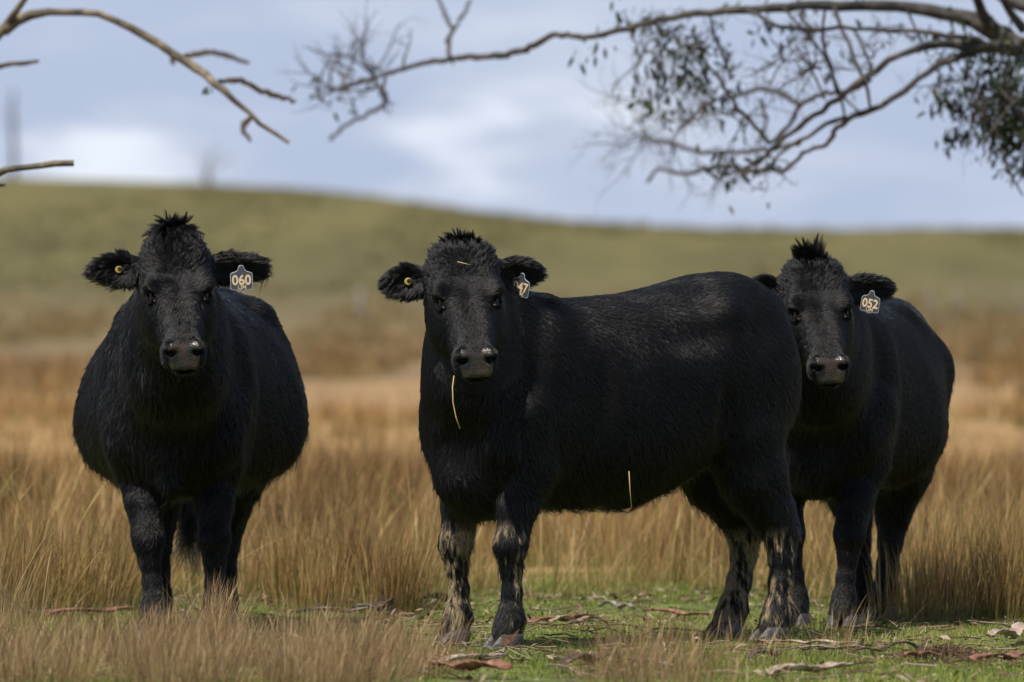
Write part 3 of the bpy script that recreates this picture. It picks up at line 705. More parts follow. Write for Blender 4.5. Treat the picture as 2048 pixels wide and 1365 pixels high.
    for i in range(1, K):
        t = i / (K - 1); g = (t ** 1.3 * (.40 + .25 * curl)) * ok * ~gd * (Ln > .012); tgt = pts[cidx, i]
        pts[:, i] = pts[:, i] * (1 - g[:, None]) + tgt * g[:, None]
    tone = np.clip(r.random(n) ** 2 * .35 + ltone[lk] ** 2 * .5 + .15 * vnoise(P, 14, 80), 0, 1)
    md = mudf(P); md = np.where(r.random(n) < .75, md, 0); Ln_ok = (md < .5)
    hair_obj('coat', pts[keep], np.full(keep.sum(), 0.00050) * r.uniform(.7, 1.3, keep.sum()), FUR, root, {'tone': tone[keep], 'mud': md[keep]})
    # ---------------- topknot
    nt_ = 4200; tk = cfg['topknot']; u_ = np.clip(r.normal(.0, .035, nt_), -.06, .09); v_ = np.clip(r.normal(0, .045 * tk.get('core', 1), nt_), -.10, .10)
    u_ = u_ * .9; base = np.array([P0 - hf * .01 * 1 + hf * (dm[0] * math.sin(uu / .07) * .9) + hl * vv * .9 + hu * (dm[2] * .95 + .022) * math.sqrt(max(.05, 1 - (vv / (dm[1] * 1.30)) ** 2 - (math.sin(uu / .07) * .85) ** 2)) * hs for uu, vv in zip(u_ * .6, v_)])
    dirs = (hu[None] * (tk['up'] - 1.5 * (v_ / .08) ** 2 - np.clip(u_ * 22, 0, 1.6))[:, None] + hl[None] * (v_ / .04 * tk['out'])[:, None] + hf[None] * (tk['fwd'] + np.clip(u_ * 14, -.8, .8))[:, None] + vn3(base, 30, 5) * tk['mess'] + r.normal(0, .12, (nt_, 3)))
    dirs = nrm(dirs); Lk = tk['len'] * np.where(r.random(nt_) < .12, 1.35, 1) * np.exp(-(v_ / .06) ** 2 - (np.maximum(u_, 0) / .10) ** 2) * r.uniform(.35, 1.15, nt_) ** 1.5 * .8 + .020
    K = 7; pts = np.zeros((nt_, K, 3)); ph = vn3(base, 60, 9)
    gv = tk.get('fall', .5); fo = hf[None] * .5 - hu[None] * .8 + hl[None] * np.sign(v_)[:, None] * .25
    for i in range(K):
        t = i / (K - 1); pts[:, i] = base + (dirs * t + fo * gv * t * t * .55 + ph * .22 * math.sin(t * 4) * t) * Lk[:, None]
    nc = 170; cb = r.choice(nt_, nc, replace=False); kd = kdtree.KDTree(nc)
    for j, i_ in enumerate(cb): kd.insert(base[i_], j)
    kd.balance(); cidx = cb[np.array([kd.find(pp)[1] for pp in base])]
    for i in range(1, K):
        g = (i / (K - 1)) ** .8 * .8; pts[:, i] = pts[:, i] * (1 - g) + pts[cidx, i] * g
    hair_obj('topknot', pts, np.full(nt_, .0006), FUR, root, {'tone': r.random(nt_) ** 2 * .8, 'mud': np.zeros(nt_)})
    # ---------------- tail switch
    te = tl[-1][0]; ns = 700; b0 = te + r.normal(0, .012, (ns, 3)) + np.outer(r.random(ns), tl[-2][0] - te) * .5; pts = np.zeros((ns, 8, 3)); Lk = r.uniform(.12, .30, ns) * cfg.get('switch', 1); ph = r.uniform(0, 6, ns); cl = r.integers(0, 22, ns)
    cph = r.uniform(0, 6.3, 22); cof = r.normal(0, .13, (22, 3)); cof[:, 2] = 0
    for i in range(8):
        t = i / 7; wv = np.stack([np.sin(t * 9 + cph[cl]), np.cos(t * 8 + cph[cl]), 0 * ph], 1) * .026 * t
        pts[:, i] = b0 * (1 - .6 * t) + te * .6 * t + (np.array([0, 0, -1.0]) * t) * Lk[:, None] + cof[cl] * t * .28 + wv
    hair_obj('tail_switch', pts, np.full(ns, .0009), FUR, root, {'tone': r.random(ns) * .5, 'mud': np.zeros(ns)})
    # ---------------- eyes
    for s in (-1, 1):
        bm_ = bpy.data.meshes.new('eye'); Vv = []; Fq = []; n1, n2 = 14, 20
        for i in range(n1 + 1):
            th = math.pi * i / n1
            for j in range(n2): Vv.append((.019 * math.sin(th) * math.cos(2 * math.pi * j / n2), .019 * math.sin(th) * math.sin(2 * math.pi * j / n2), .019 * math.cos(th)))
        for i in range(n1):
            for j in range(n2): Fq.append((i * n2 + j, (i + 1) * n2 + j, (i + 1) * n2 + (j + 1) % n2, i * n2 + (j + 1) % n2))
        bm_.from_pydata(Vv, [], Fq); bm_.update(); bm_.validate()
        for p_ in bm_.polygons: p_.use_smooth = True
        e = link('eye', bm_, EYE, root); e.location = Vector(H(.212, s * .0955, -.0205))
        dk = link('eye_corner', bm_.copy(), CORNER, root); dk.data.materials.clear(); dk.data.materials.append(CORNER); dk.scale = (.34, .22, .22); dk.location = Vector(H(.236, s * .094, .000))
        # lids
        ring = []; 
        for j in range(26):
            t = 2 * math.pi * j / 26; eo = nrm(hl * s * .80 + Wn * .60); et = nrm(np.cross(eo, U)) * s; ring.append(H(.212, s * .0965, -.018) + eo * (.0180 - .006 * abs(math.cos(t)) ** 2) + U * .024 * math.cos(t) + et * .0105 * math.sin(t))
        tube_obj('eyelid', [(*p_, .0056) for p_ in ring], HIDE, root, closed=True)
    # ---------------- hooves
    for ft, hind, key in feet:
        hme = HOOF_ME if key == 'fl' else HOOF_ME.copy()
        hme.materials.clear(); hh = link('hoof', hme, HOOF, root)
        hh.location = (ft[0] + .014, ft[1], 0.004 + float(zt(*[np.array([c]) for c in (org + Rw @ ft)[:2]])[0])); hh.rotation_euler = (0, 0, cfg.get('toe', {}).get(key, 0)); hh.scale = (1.10, 1.14, .80)
    # ---------------- ear button and ear tag
    er = cfg['ears'][1]; bpos = er['c'] + er['R'][:, 2] * .016 + er['R'][:, 0] * er.get('bt', .0)
    btn = bpy.data.meshes.new('ear_button'); disk(btn, .0125, .005); b_ = link('ear_button', btn, YEL, root); orient(b_, bpos, er['R'][:, 2] * .9 + hf * .4, hu)
    dd = bpy.data.meshes.new('button_hole'); disk(dd, .0082, .006); d_ = link('button_hole', dd, DRK, b_); d_.location = (.0035, .001, .0006)
    el = cfg['ears'][0]; T = cfg['tag']
    ol = round_poly([(-.036, -.036), (-.008, -.036), (-.008, -.041), (.008, -.041), (.008, -.036), (.036, -.036), (.036, .018), (.012, .026), (.007, .044), (-.007, .044), (-.012, .026), (-.036, .018)], .007)
    tg = link('ear_tag', prism(ol, .002), TAGM, root)
    tpos = loc(T['pos']); orient(tg, tpos, Rw.T @ np.array(T['face'], float), up, T.get('tilt', 0)); tg.scale = (T.get('s', 1) * 1.07,) * 3
    w1 = text_mesh(T['num'], .046, .0012); w2 = text_mesh('LJM', .0190, .0001)
    wr = link('writing', join_meshes([(w1, 0, -.006, .92), (w2, .001, -.0285, 1)]), INK, tg); wr.location = (0, 0, .0016)
    ed = [((x * .0 + x), y) for x, y in ol]; tube_obj('tag_rim', [(x, y, 0, .0011) for x, y in ol], TAGE, tg, closed=True, seg=5)
    return root, H, loc, Rw, org

def disk(me, r, th, n=20):
    V = [(r * math.cos(2 * math.pi * i / n) * s, r * math.sin(2 * math.pi * i / n) * s, z) for z, s in ((-th / 2, .85), (-th / 4, 1), (th / 4, 1), (th / 2, .85)) for i in range(n)]
    q = [(k * n + i, k * n + (i + 1) % n, (k + 1) * n + (i + 1) % n, (k + 1) * n + i) for k in range(3) for i in range(n)]
    me.from_pydata(V, [], q + [tuple(range(3 * n, 4 * n)), tuple(reversed(range(n)))]); me.update()
def orient(o, pos, z, up, tilt=0):
    z = Vector(z).normalized(); u = Vector(up); x = u.cross(z).normalized(); y = z.cross(x)
    M_ = Matrix((x, y, z)).transposed() @ Matrix.Rotation(tilt, 3, 'Z')
    o.location = Vector(pos); o.rotation_mode = 'QUATERNION'; o.rotation_quaternion = M_.to_quaternion()

def tube_data(pts, seg=6, closed=False, knob=0, seed=0):
    P = np.array([p[:3] for p in pts], float); r = np.array([p[3] for p in pts], float); n = len(P)
    T = np.zeros_like(P); T[1:-1] = P[2:] - P[:-2]; T[0] = P[1] - P[0]; T[-1] = P[-1] - P[-2]
    if closed: T[0] = P[1] - P[-1]; T[-1] = P[0] - P[-2]
    T = nrm(T); up = np.array([.13, .27, .95]) if abs(T[0][2]) < .85 else np.array([1., .1, 0])
    V = []
    for i in range(n):
        a = np.cross(T[i], up); a /= max(np.linalg.norm(a), 1e-6); b = np.cross(a, T[i]); up = b
        for k in range(seg):
            t = 2 * math.pi * k / seg; V.append(P[i] + (a * math.cos(t) + b * math.sin(t)) * r[i] * (1 + knob * math.sin(i * 1.7 + k * 2.1 + seed)))
    Q = [(i * seg + k, i * seg + (k + 1) % seg, (i + 1) * seg + (k + 1) % seg, (i + 1) * seg + k) for i in range(n - 1) for k in range(seg)]
    if closed: Q += [((n - 1) * seg + k, (n - 1) * seg + (k + 1) % seg, (k + 1) % seg, k) for k in range(seg)]
    return V, Q
def tube_obj(name, pts, mat, parent=None, closed=False, seg=7, knob=0):
    V, Q = tube_data(pts, seg, closed, knob); me = bpy.data.meshes.new(name)
    caps = [] if closed else [tuple(range(seg))[::-1], tuple(range(len(V) - seg, len(V)))]
    me.from_pydata([tuple(v) for v in V], [], Q + caps); me.update()
    for p in me.polygons: p.use_smooth = True
    return link(name, me, mat, parent)

RAD = math.radians
def px_yaw(deg): return RAD(-90 + deg)      # 0 = looking at the camera, + turns to the right of the picture
T_MID = [(.74, .96, .78, .05, 0), (.70, 1.02, .62, .13, 0), (.62, 1.09, .47, .195, .0), (.50, 1.155, .46, .235, 0), (.35, 1.175, .465, .255, 0), (.15, 1.18, .465, .295, .04), (-.05, 1.195, .465, .32, .06),
         (-.22, 1.225, .53, .32, .04), (-.37, 1.262, .61, .295, 0), (-.50, 1.275, .64, .26, 0), (-.60, 1.25, .74, .215, 0), (-.67, 1.19, .85, .15, 0), (-.71, 1.1, .95, .07, 0)]
T_WIDE = [(.72, .96, .78, .05, 0), (.68, 1.02, .62, .13, 0), (.60, 1.09, .52, .20, .0), (.48, 1.17, .50, .24, 0), (.33, 1.20, .50, .275, .03), (.15, 1.20, .50, .330, .20), (-.05, 1.20, .49, .400, .24),
          (-.22, 1.21, .50, .400, .22), (-.37, 1.23, .56, .36, .04), (-.50, 1.235, .66, .28, 0), (-.60, 1.22, .76, .22, 0), (-.67, 1.17, .87, .15, 0), (-.71, 1.08, .95, .07, 0)]
TAIL = [((-.64, 0, 1.20), .035), ((-.72, 0, 1.12), .028), ((-.755, 0, .95), .022), ((-.76, 0, .75), .018), ((-.75, 0, .58), .014)]

cows = []
# middle cow, side on with its head turned to the camera
cows.append(make_cow(dict(label='black cow standing side on, its head turned, straw hanging from its mouth, muddy legs', yaw=RAD(180 + 38), origin=((960 + 1500) / 2 * 0 + (1221 - 1024) * 29.25 / FPX, 29.25, 0),
    fl=G(1017, 28.75), fr=G(912, 29.05), hl=G(1548, 29.35), hr=G(1456, 29.75), back=dict(hr=-.085, hl=-.02), poll=W(924, 518, 28.72), face_yaw=px_yaw(7), roll=RAD(-3), torso=T_MID, tail=TAIL, seed=3, mud=True, hairs=400000,
    dome=(.055, .075, .030), ears=[dict(drop=RAD(3), turn=RAD(-25), len=1.0, back=.25), dict(drop=RAD(6), turn=0, back=.1, len=.9)],
    topknot=dict(up=1.0, out=.7, fwd=.25, mess=.8, len=.066, fall=.35, core=.95), tag=dict(num='047', pos=W(1042, 572, 28.79), face=(-.80, -1, -.10), tilt=RAD(-14), s=.92), curl=.42, lock=.42, fur=.9)))
# left cow, head on, very round belly
cows.append(make_cow(dict(label='black cow seen head on at the left with a wide round belly and curly coat', yaw=px_yaw(-3), origin=((376 - 1024) * 30.45 / FPX, 30.45, 0),
    sh=.135, fl=G(430, 29.85), fr=G(308, 29.8), hl=G(445, 30.95), hr=G(315, 31.0), poll=W(349, 508, 29.42), face_yaw=px_yaw(7), roll=RAD(-2), torso=T_WIDE, tail=[((-.64, 0, 1.16), .035), ((-.72, 0, 1.08), .028), ((-.75, -.02, .9), .022), ((-.74, -.05, .68), .018), ((-.72, -.06, .52), .014)], seed=4, hairs=400000,
    dome=(.075, .072, .074), ears=[dict(drop=RAD(2), turn=RAD(-20), len=1.3, back=.2), dict(drop=RAD(0), turn=0, back=.05)], switch=1.25,
    topknot=dict(up=1.0, out=.7, fwd=.2, mess=.40, len=.085, fall=1.0, core=.75), tag=dict(num='060', pos=W(483, 558, 29.47), face=(0.05, -1, .05), tilt=RAD(2), s=.98), curl=.8, lock=.8, fur=1.05, brisket=.655)))
# right cow, behind the rump of the middle one
cows.append(make_cow(dict(label='black cow half hidden behind the rump of another cow, spiky tuft on its head', yaw=px_yaw(-13), origin=((1694 - 1024) * 31.2 / FPX, 31.2, 0),
    fl=G(1686, 30.55), fr=G(1592, 30.72), hl=G(1768, 31.6), hr=G(1722, 31.75), head=.89, poll=W(1626, 549, 30.25), face_yaw=px_yaw(8), roll=RAD(-3), torso=[(a, b - .025, c - .01, d * .83, e) for a, b, c, d, e in T_WIDE], tail=TAIL, seed=5, hairs=330000,
    ears=[dict(drop=RAD(4), turn=RAD(-20), len=1.15, back=.2), dict(drop=RAD(2), turn=0, back=.1, len=.8)],
    topknot=dict(up=1.0, out=.35, fwd=.1, mess=.45, len=.085, fall=.05, core=.55), tag=dict(num='052', pos=W(1741, 605, 30.28), face=(-.38, -1, 0), tilt=RAD(-10), s=.88), hipw=.62, curl=.35, lock=.4, fur=.75, brisket=.62)))

# straws on the middle cow
STR = simple('dry_yellow_straw', (.50, .37, .15), .5, .4)
def straw(pts, label, r=.0013):
    o = tube_obj('straw', [(*W(*p), r) for p in pts], STR, None, seg=5); tag(o, label, 'straw')
straw([(908, 752, 28.33), (905, 775, 28.30), (906, 805, 28.29), (912, 835, 28.29), (920, 858, 28.29)], 'curved yellow straw hanging from the mouth of a black cow', .0018)
straw([(1258, 943, 28.93), (1260, 980, 28.93), (1263, 1016, 28.94)], 'straight pale straw stuck upright to the belly of the side-on cow', .0016)
straw([(915, 524, 28.58), (927, 527, 28.57), (940, 530, 28.58)], 'tiny piece of orange straw lying in the hair on the forehead', .0014)

# ------------------------------------------------------------------ trees
def bark_mat(name, a, b, c, scale=14):
    m, nt, bs = new_mat(name); N = nt.nodes.new; L = nt.links.new
    tc = N('ShaderNodeTexCoord'); n = N('ShaderNodeTexNoise'); n.inputs['Scale'].default_value = scale; n.inputs['Detail'].default_value = 6; L(tc.outputs['Object'], n.inputs['Vector'])
    r = ramp_node(nt, [(.34, a), (.5, b), (.68, c)]); L(n.outputs[0], r.inputs[0]); L(r.outputs[0], bs.inputs['Base Color']); bs.inputs['Roughness'].default_value = .85
    bp = N('ShaderNodeBump'); bp.inputs['Strength'].default_value = .6; bp.inputs['Distance'].default_value = .01; L(n.outputs[0], bp.inputs['Height']); L(bp.outputs[0], bs.inputs['Normal']); return m
BARK_D = bark_mat('grey_gum_bark', (.024, .021, .019), (.055, .048, .042), (.115, .10, .086))
BARK_L = bark_mat('tan_gum_bark', (.055, .043, .032), (.14, .108, .072), (.28, .22, .15))
LEAFM = blade_mat('gum_leaves', [(0, (.012, .020, .009)), (.5, (.028, .042, .016)), (.85, (.05, .068, .022)), (1, (.13, .14, .035))], transl=.25)

def resample(P, step):
    P = np.array(P, float); d = np.concatenate([[0], np.cumsum(np.linalg.norm(np.diff(P[:, :3], axis=0), axis=1))]); n = max(3, int(d[-1] / step)); t = np.linspace(0, d[-1], n)
    o = np.stack([np.interp(t, d, P[:, k]) for k in range(P.shape[1])], 1)
    for _ in range(2): o[1:-1] = (o[:-2] + 2 * o[1:-1] + o[2:]) / 4
    return o
class Tree:
    def __init__(s, seed, dd=0.0, thick=1.02): s.dd = dd; s.thick = thick; s.V = []; s.Q = []; s.r = np.random.default_rng(seed); s.LV = []; s.LT = []
    def limb(s, pts, wob=.006):
        o = resample(pts, .07); o[1:-1, :3] += s.r.normal(0, wob, (len(o) - 2, 3)); V, Q = tube_data(o, 7, knob=.10, seed=len(s.V)); b = len(s.V); s.V += V; s.Q += [tuple(i + b for i in q) for q in Q]; return o
    def px(s, pts, wob=.004):
        """pts: (px, py, depth, width in photo pixels)"""
        return s.limb([(*W(a, b, d + s.dd), w / 2 * s.thick * (d + s.dd) / FPX) for a, b, d, w in pts], wob)
    def twig(s, p, d, L, r0, depth=2, curl=.5):
        d = nrm(np.array(d, float)); P = [(*p, r0)]; q = np.array(p, float); n = 7; bend = s.r.normal(0, curl, 3)
        for i in range(n):
            d = nrm(d + bend * .16 + s.r.normal(0, .20, 3)); q = q + d * L / n; P.append((*q, r0 * (1 - .8 * (i + 1) / n)))
        V, Q = tube_data(P, 5); b = len(s.V); s.V += V; s.Q += [tuple(i + b for i in k) for k in Q]
        if depth > 0:
            for i in range(s.r.integers(2, 5)):
                k = s.r.integers(2, n); s.twig(P[k][:3], nrm(d + s.r.normal(0, .9, 3)), L * s.r.uniform(.35, .7), P[k][3] * .75, depth - 1, curl)
        return q
    def leaves(s, c, rad, n, size=.05):
        for i in range(n):
            p = c + s.r.normal(0, 1, 3) * rad; ax = nrm(s.r.normal(0, .55, 3) + np.array([0, 0, -1.0])); sd = nrm(np.cross(ax, s.r.normal(0, 1, 3))); L = size * s.r.uniform(.7, 1.5); w = L * .15
            nn = np.cross(ax, sd) * L * .05
            s.LV += [p, p + ax * L * .35 + sd * w + nn, p + ax * L * .35 - sd * w + nn, p + ax * L * .72 + sd * w * .75, p + ax * L * .72 - sd * w * .75, p + ax * L]; s.LT.append(float(np.clip(s.r.normal(.4, .25), 0, 1)))
    def build(s, label, loc, mat, trunk_parts=None):
        root = empty('gum_tree', loc); tag(root, label, 'tree')
        o0 = np.array(loc)
        me = bpy.data.meshes.new('branches'); me.from_pydata([tuple(np.array(v) - o0) for v in s.V], [], s.Q); me.update()
        for p in me.polygons: p.use_smooth = True
        link('limbs', me, mat, root)
        if trunk_parts:
            tube_obj('trunk', [(*(np.array(p[:3]) - o0), p[3]) for p in resample(trunk_parts, .12)], mat, root, seg=18, knob=.05)
        if s.LV:
            n = len(s.LT); b = (np.arange(n) * 6)[:, None]
            tr = np.concatenate([b + np.array([[0, 1, 2]]), b + np.array([[3, 5, 4]])]); q = b + np.array([[1, 3, 4, 2]])
            me = mesh_np('leaves', np.array(s.LV) - o0, tris=tr, quads=q, smooth=False, attrs={'tint': np.repeat(s.LT, 6)}); link('crown', me, LEAFM, root)
        return root

def right_tree():
    t = Tree(21, 3.2); D = 36.5
    tx = 4.5; Dh = D + 3.2; TY = 40.0; hub = W(2048, 105, Dh)
    t.limb([(tx, TY, 2.1, .17), (tx - .7, TY - .1, 2.28, .14), (3.2, TY - .2, 2.38, .105), (*W(2140, 130, Dh), .075), (*hub, .052)])
    t.limb([(tx, TY, 2.65, .13), (3.4, TY - .2, 2.75, .08), (*W(2110, 30, Dh), .05), (*W(2010, 0, Dh), .03), (*W(1930, -60, Dh), .018)])
    A = t.px([(2048, 105, D, 46), (2000, 70, D, 42), (1950, 40, D, 34), (1880, 22, D, 27), (1800, 12, D, 24), (1700, 12, 36.3, 22), (1600, 14, 36.2, 20), (1500, 20, 36, 17), (1400, 26, 36, 15), (1300, 42, 36.2, 13), (1230, 66, 36.5, 12), (1170, 76, 36.9, 12), (1110, 68, 37.4, 12),
              (1060, 96, 37.8, 13), (1000, 114, 38.2, 14), (930, 114, 38.6, 12), (870, 124, 39.2, 11), (800, 138, 39.8, 9), (750, 156, 40.4, 7), (700, 168, 41, 6), (650, 190, 41.6, 4)])
    t.px([(1990, 62, D, 30), (1960, 20, 36.3, 22), (1935, -30, 36.2, 18)]); t.px([(2048, 60, 36.2, 22), (2020, 25, 36.2, 16), (1990, -20, 36, 12)])
    Cc = t.px([(2040, 98, D, 34), (1960, 96, 36.2, 26), (1890, 84, 36.1, 18), (1820, 100, 36, 14), (1760, 130, 36, 13), (1715, 170, 36, 13), (1670, 200, 36, 12), (1620, 240, 36.2, 11), (1570, 275, 36.4, 10), (1530, 315, 36.6, 9), (1480, 345, 37, 7), (1440, 350, 37.5, 5)])
    Dd = t.px([(1960, 98, D, 20), (1900, 120, 36, 14), (1850, 145, 36, 13), (1810, 185, 36, 12), (1760, 215, 36, 13), (1700, 235, 36.2, 13), (1670, 262, 36.4, 10), (1650, 295, 36.8, 9), (1610, 298, 37, 8), (1590, 325, 37.2, 8), (1560, 347, 37.5, 8), (1525, 335, 38, 7), (1480, 352, 38.6, 5)])
    t.px([(1960, 80, 36.2, 14), (1880, 72, 36, 10), (1800, 55, 36, 9), (1740, 64, 36, 9), (1690, 52, 36, 8), (1610, 62, 35.8, 9), (1560, 60, 35.8, 9), (1520, 38, 35.8, 8), (1495, 20, 36, 8)])
    t.px([(1668, 14, 36.2, 9), (1685, 60, 36.1, 8), (1700, 100, 36, 9), (1725, 150, 36, 8), (1738, 180, 36, 8), (1740, 215, 36, 6)])
    t.px([(1705, 55, 36, 6), (1730, 95, 35.9, 7), (1752, 125, 35.9, 6), (1748, 155, 35.9, 5)])
    t.px([(1690, 235, 36.2, 10), (1640, 250, 36, 9), (1605, 285, 35.9, 8), (1560, 300, 35.8, 7), (1540, 330, 35.7, 5)])
    t.px([(1740, 160, 36, 8), (1700, 185, 36.6, 8), (1640, 188, 37, 9), (1600, 210, 37.5, 9), (1580, 250, 38, 9), (1540, 290, 38, 9), (1500, 240, 37, 8), (1470, 215, 36.8, 8), (1455, 180, 36.6, 7), (1420, 140, 36.4, 5), (1400, 100, 36.2, 4)])
    t.px([(1600, 210, 37.5, 9), (1560, 185, 40, 10), (1520, 176, 41, 10), (1480, 190, 42, 9), (1450, 200, 42, 7)])
    t.px([(1600, 285, 37, 7), (1540, 300, 40, 9), (1480, 305, 41, 9), (1400, 305, 42, 9), (1340, 285, 43, 8), (1280, 275, 44, 7)])
    t.px([(1530, 345, 38, 6), (1440, 330, 40, 8), (1370, 350, 42, 8), (1310, 335, 43, 7), (1295, 365, 43, 7)])
    t.px([(1650, 20, 36, 6), (1640, 70, 36, 7), (1660, 140, 36.2, 7), (1680, 200, 36.2, 6), (1720, 225, 36.1, 5)]); t.px([(1560, 10, 36, 5), (1600, 50, 36, 6), (1650, 100, 36, 6), (1670, 170, 36, 6), (1690, 235, 36.1, 5)])
    t.px([(1420, 30, 36.2, 5), (1425, 80, 36.2, 6), (1455, 120, 36.3, 6), (1462, 160, 36.4, 5)]); t.px([(1460, 180, 36.5, 5), (1430, 205, 36.6, 6), (1400, 215, 36.9, 5)])
    t.px([(1250, 30, 36.5, 3), (1270, 80, 37.5, 4), (1280, 130, 38.5, 4)]); t.px([(1520, 200, 41, 7), (1535, 240, 41.5, 7), (1515, 290, 42, 6)]); t.px([(1590, 90, 36, 4), (1620, 120, 36, 5), (1650, 200, 36, 5)])
    t.px([(1810, 10, 36, 5), (1830, 60, 36, 6), (1855, 110, 36, 5)]); t.px([(1990, 250, 35.8, 4), (2000, 300, 35.8, 4), (2018, 350, 35.8, 4), (2046, 392, 35.8, 4)]); t.px([(2048, 190, 35.9, 7), (1995, 220, 35.9, 5), (1990, 262, 35.9, 4), (1960, 290, 35.8, 3)])
    # end twigs
    r = t.r
    for px_, py_, d, n_, sp in [(660, 175, 41.5, 4, .40), (720, 165, 41, 4, .35), (780, 145, 40, 4, .22), (740, 160, 40.6, 3, .38), (1440, 345, 37.5, 7, .2), (1500, 345, 38, 4, .2), (1290, 270, 44, 7, .35), (1290, 200, 42, 6, .35), (1330, 290, 43, 5, .3), (1400, 100, 36.3, 7, .25), (1350, 160, 38, 7, .28),
                                (1560, 330, 37.5, 4, .2), (1620, 60, 36, 4, .2), (1500, 240, 37, 7, .3), (1640, 130, 36, 6, .25), (1560, 120, 36.4, 6, .25), (1740, 120, 36, 5, .2), (1300, 100, 37, 6, .3), (1380, 240, 40, 6, .3), (1800, 60, 36, 4, .2), (1420, 215, 37, 5, .25), (1900, 150, 36, 6, .22), (1960, 200, 36, 8, .25), (2020, 200, 36, 8, .25), (1340, 60, 36.3, 5, .2), (1620, 120, 36, 4, .25)]:
        for k in range(int(n_ * 1.2)): 
            v = nrm(np.array([r.normal(-.45, .7), r.normal(0, .6), r.normal(.1 if px_ < 1000 else -.1, .7)])); t.twig(W(px_ + r.normal(0, 12), py_ + r.normal(0, 8), d + 3.2), v, sp * r.uniform(.6, 1.3), .0048 if px_ > 900 else .0085, 2)
    t.px([(900, 118, 38.8, 7), (895, 85, 39.6, 8), (905, 60, 40.5, 7), (885, 20, 42, 8), (870, -15, 42, 6)]); t.px([(905, 62, 40.5, 6), (925, 35, 41, 7), (940, 0, 42, 6)]); t.px([(745, 158, 41, 5), (772, 190, 43, 9), (765, 215, 43.5, 8), (720, 235, 44, 8), (690, 250, 44, 7), (660, 280, 45, 5)])
    for c, rx, n_ in [((1385, 85), 34, 120), ((1335, 70), 30, 70), ((1300, 60), 30, 60), ((1440, 120), 24, 70), ((1330, 110), 26, 80), ((1375, 130), 34, 120), ((1345, 165), 30, 130), ((1400, 160), 30, 90), ((1315, 205), 26, 60), ((1290, 175), 30, 50), ((1455, 185), 20, 50), ((1240, 30), 30, 45), ((1195, 90), 22, 40), ((1270, 50), 24, 50), ((1420, 70), 24, 50),
                      ((1450, 215), 18, 24), ((1430, 305), 22, 26), ((1480, 340), 30, 50), ((1530, 320), 16, 30), ((1460, 360), 20, 20), ((1540, 40), 30, 30), ((1620, 60), 26, 26), ((1600, 20), 40, 50), ((1500, 12), 40, 40), ((1680, 90), 14, 14), ((1650, 150), 10, 14), ((1720, 20), 40, 40),
                      ((1900, 110), 24, 60), ((1950, 100), 30, 70), ((1880, 190), 18, 60), ((1915, 205), 18, 80), ((1970, 180), 36, 140), ((2020, 150), 40, 160), ((2010, 210), 40, 190), ((2035, 260), 34, 160), ((1990, 250), 26, 80), ((1905, 275), 16, 40), ((1930, 265), 14, 36), ((2040, 320), 22, 70), ((1960, 240), 18, 36), ((1890, 55), 26, 30), ((2030, 95), 36, 70), ((1840, 80), 20, 20), ((2100, 200), 60, 200),
                      ((645, 165), 26, 26), ((700, 190), 26, 26), ((660, 205), 16, 14), ((900, 115), 12, 8), ((740, 170), 18, 14)]:
        d = 39.4 if c[0] > 1800 else (40.4 if c[0] > 1100 else 44); t.leaves(W(c[0], c[1], d), np.array([rx, rx * 1.2, rx]) * .9 * d / FPX, int(n_ * (1.15 if c[0] > 1960 else .6 if c[0] > 1800 else .36)), .050)
    tr = [(tx + .1, TY, -.05, .32), (tx + .05, TY, .4, .25), (tx, TY, 1.2, .21), (tx + .02, TY, 2.2, .19), (tx + .1, TY, 3.4, .15), (tx + .3, TY, 4.6, .10), (tx + .2, TY, 5.6, .05)]
    for h in (3.0, 3.6, 4.2, 4.8, 5.2):
        for k in range(3):
            a = r.uniform(0, 6.28); e = t.twig((tx + .1, TY, h), (math.cos(a), math.sin(a), .35), 1.8, .05, 2, .3); t.leaves(e, np.array([.4, .4, .3]), 160, .07)
    t.build('gum tree reaching bare twisted branches and leaf clusters over the sky at the right', (tx + .1, TY, 0), BARK_D, tr)
right_tree()

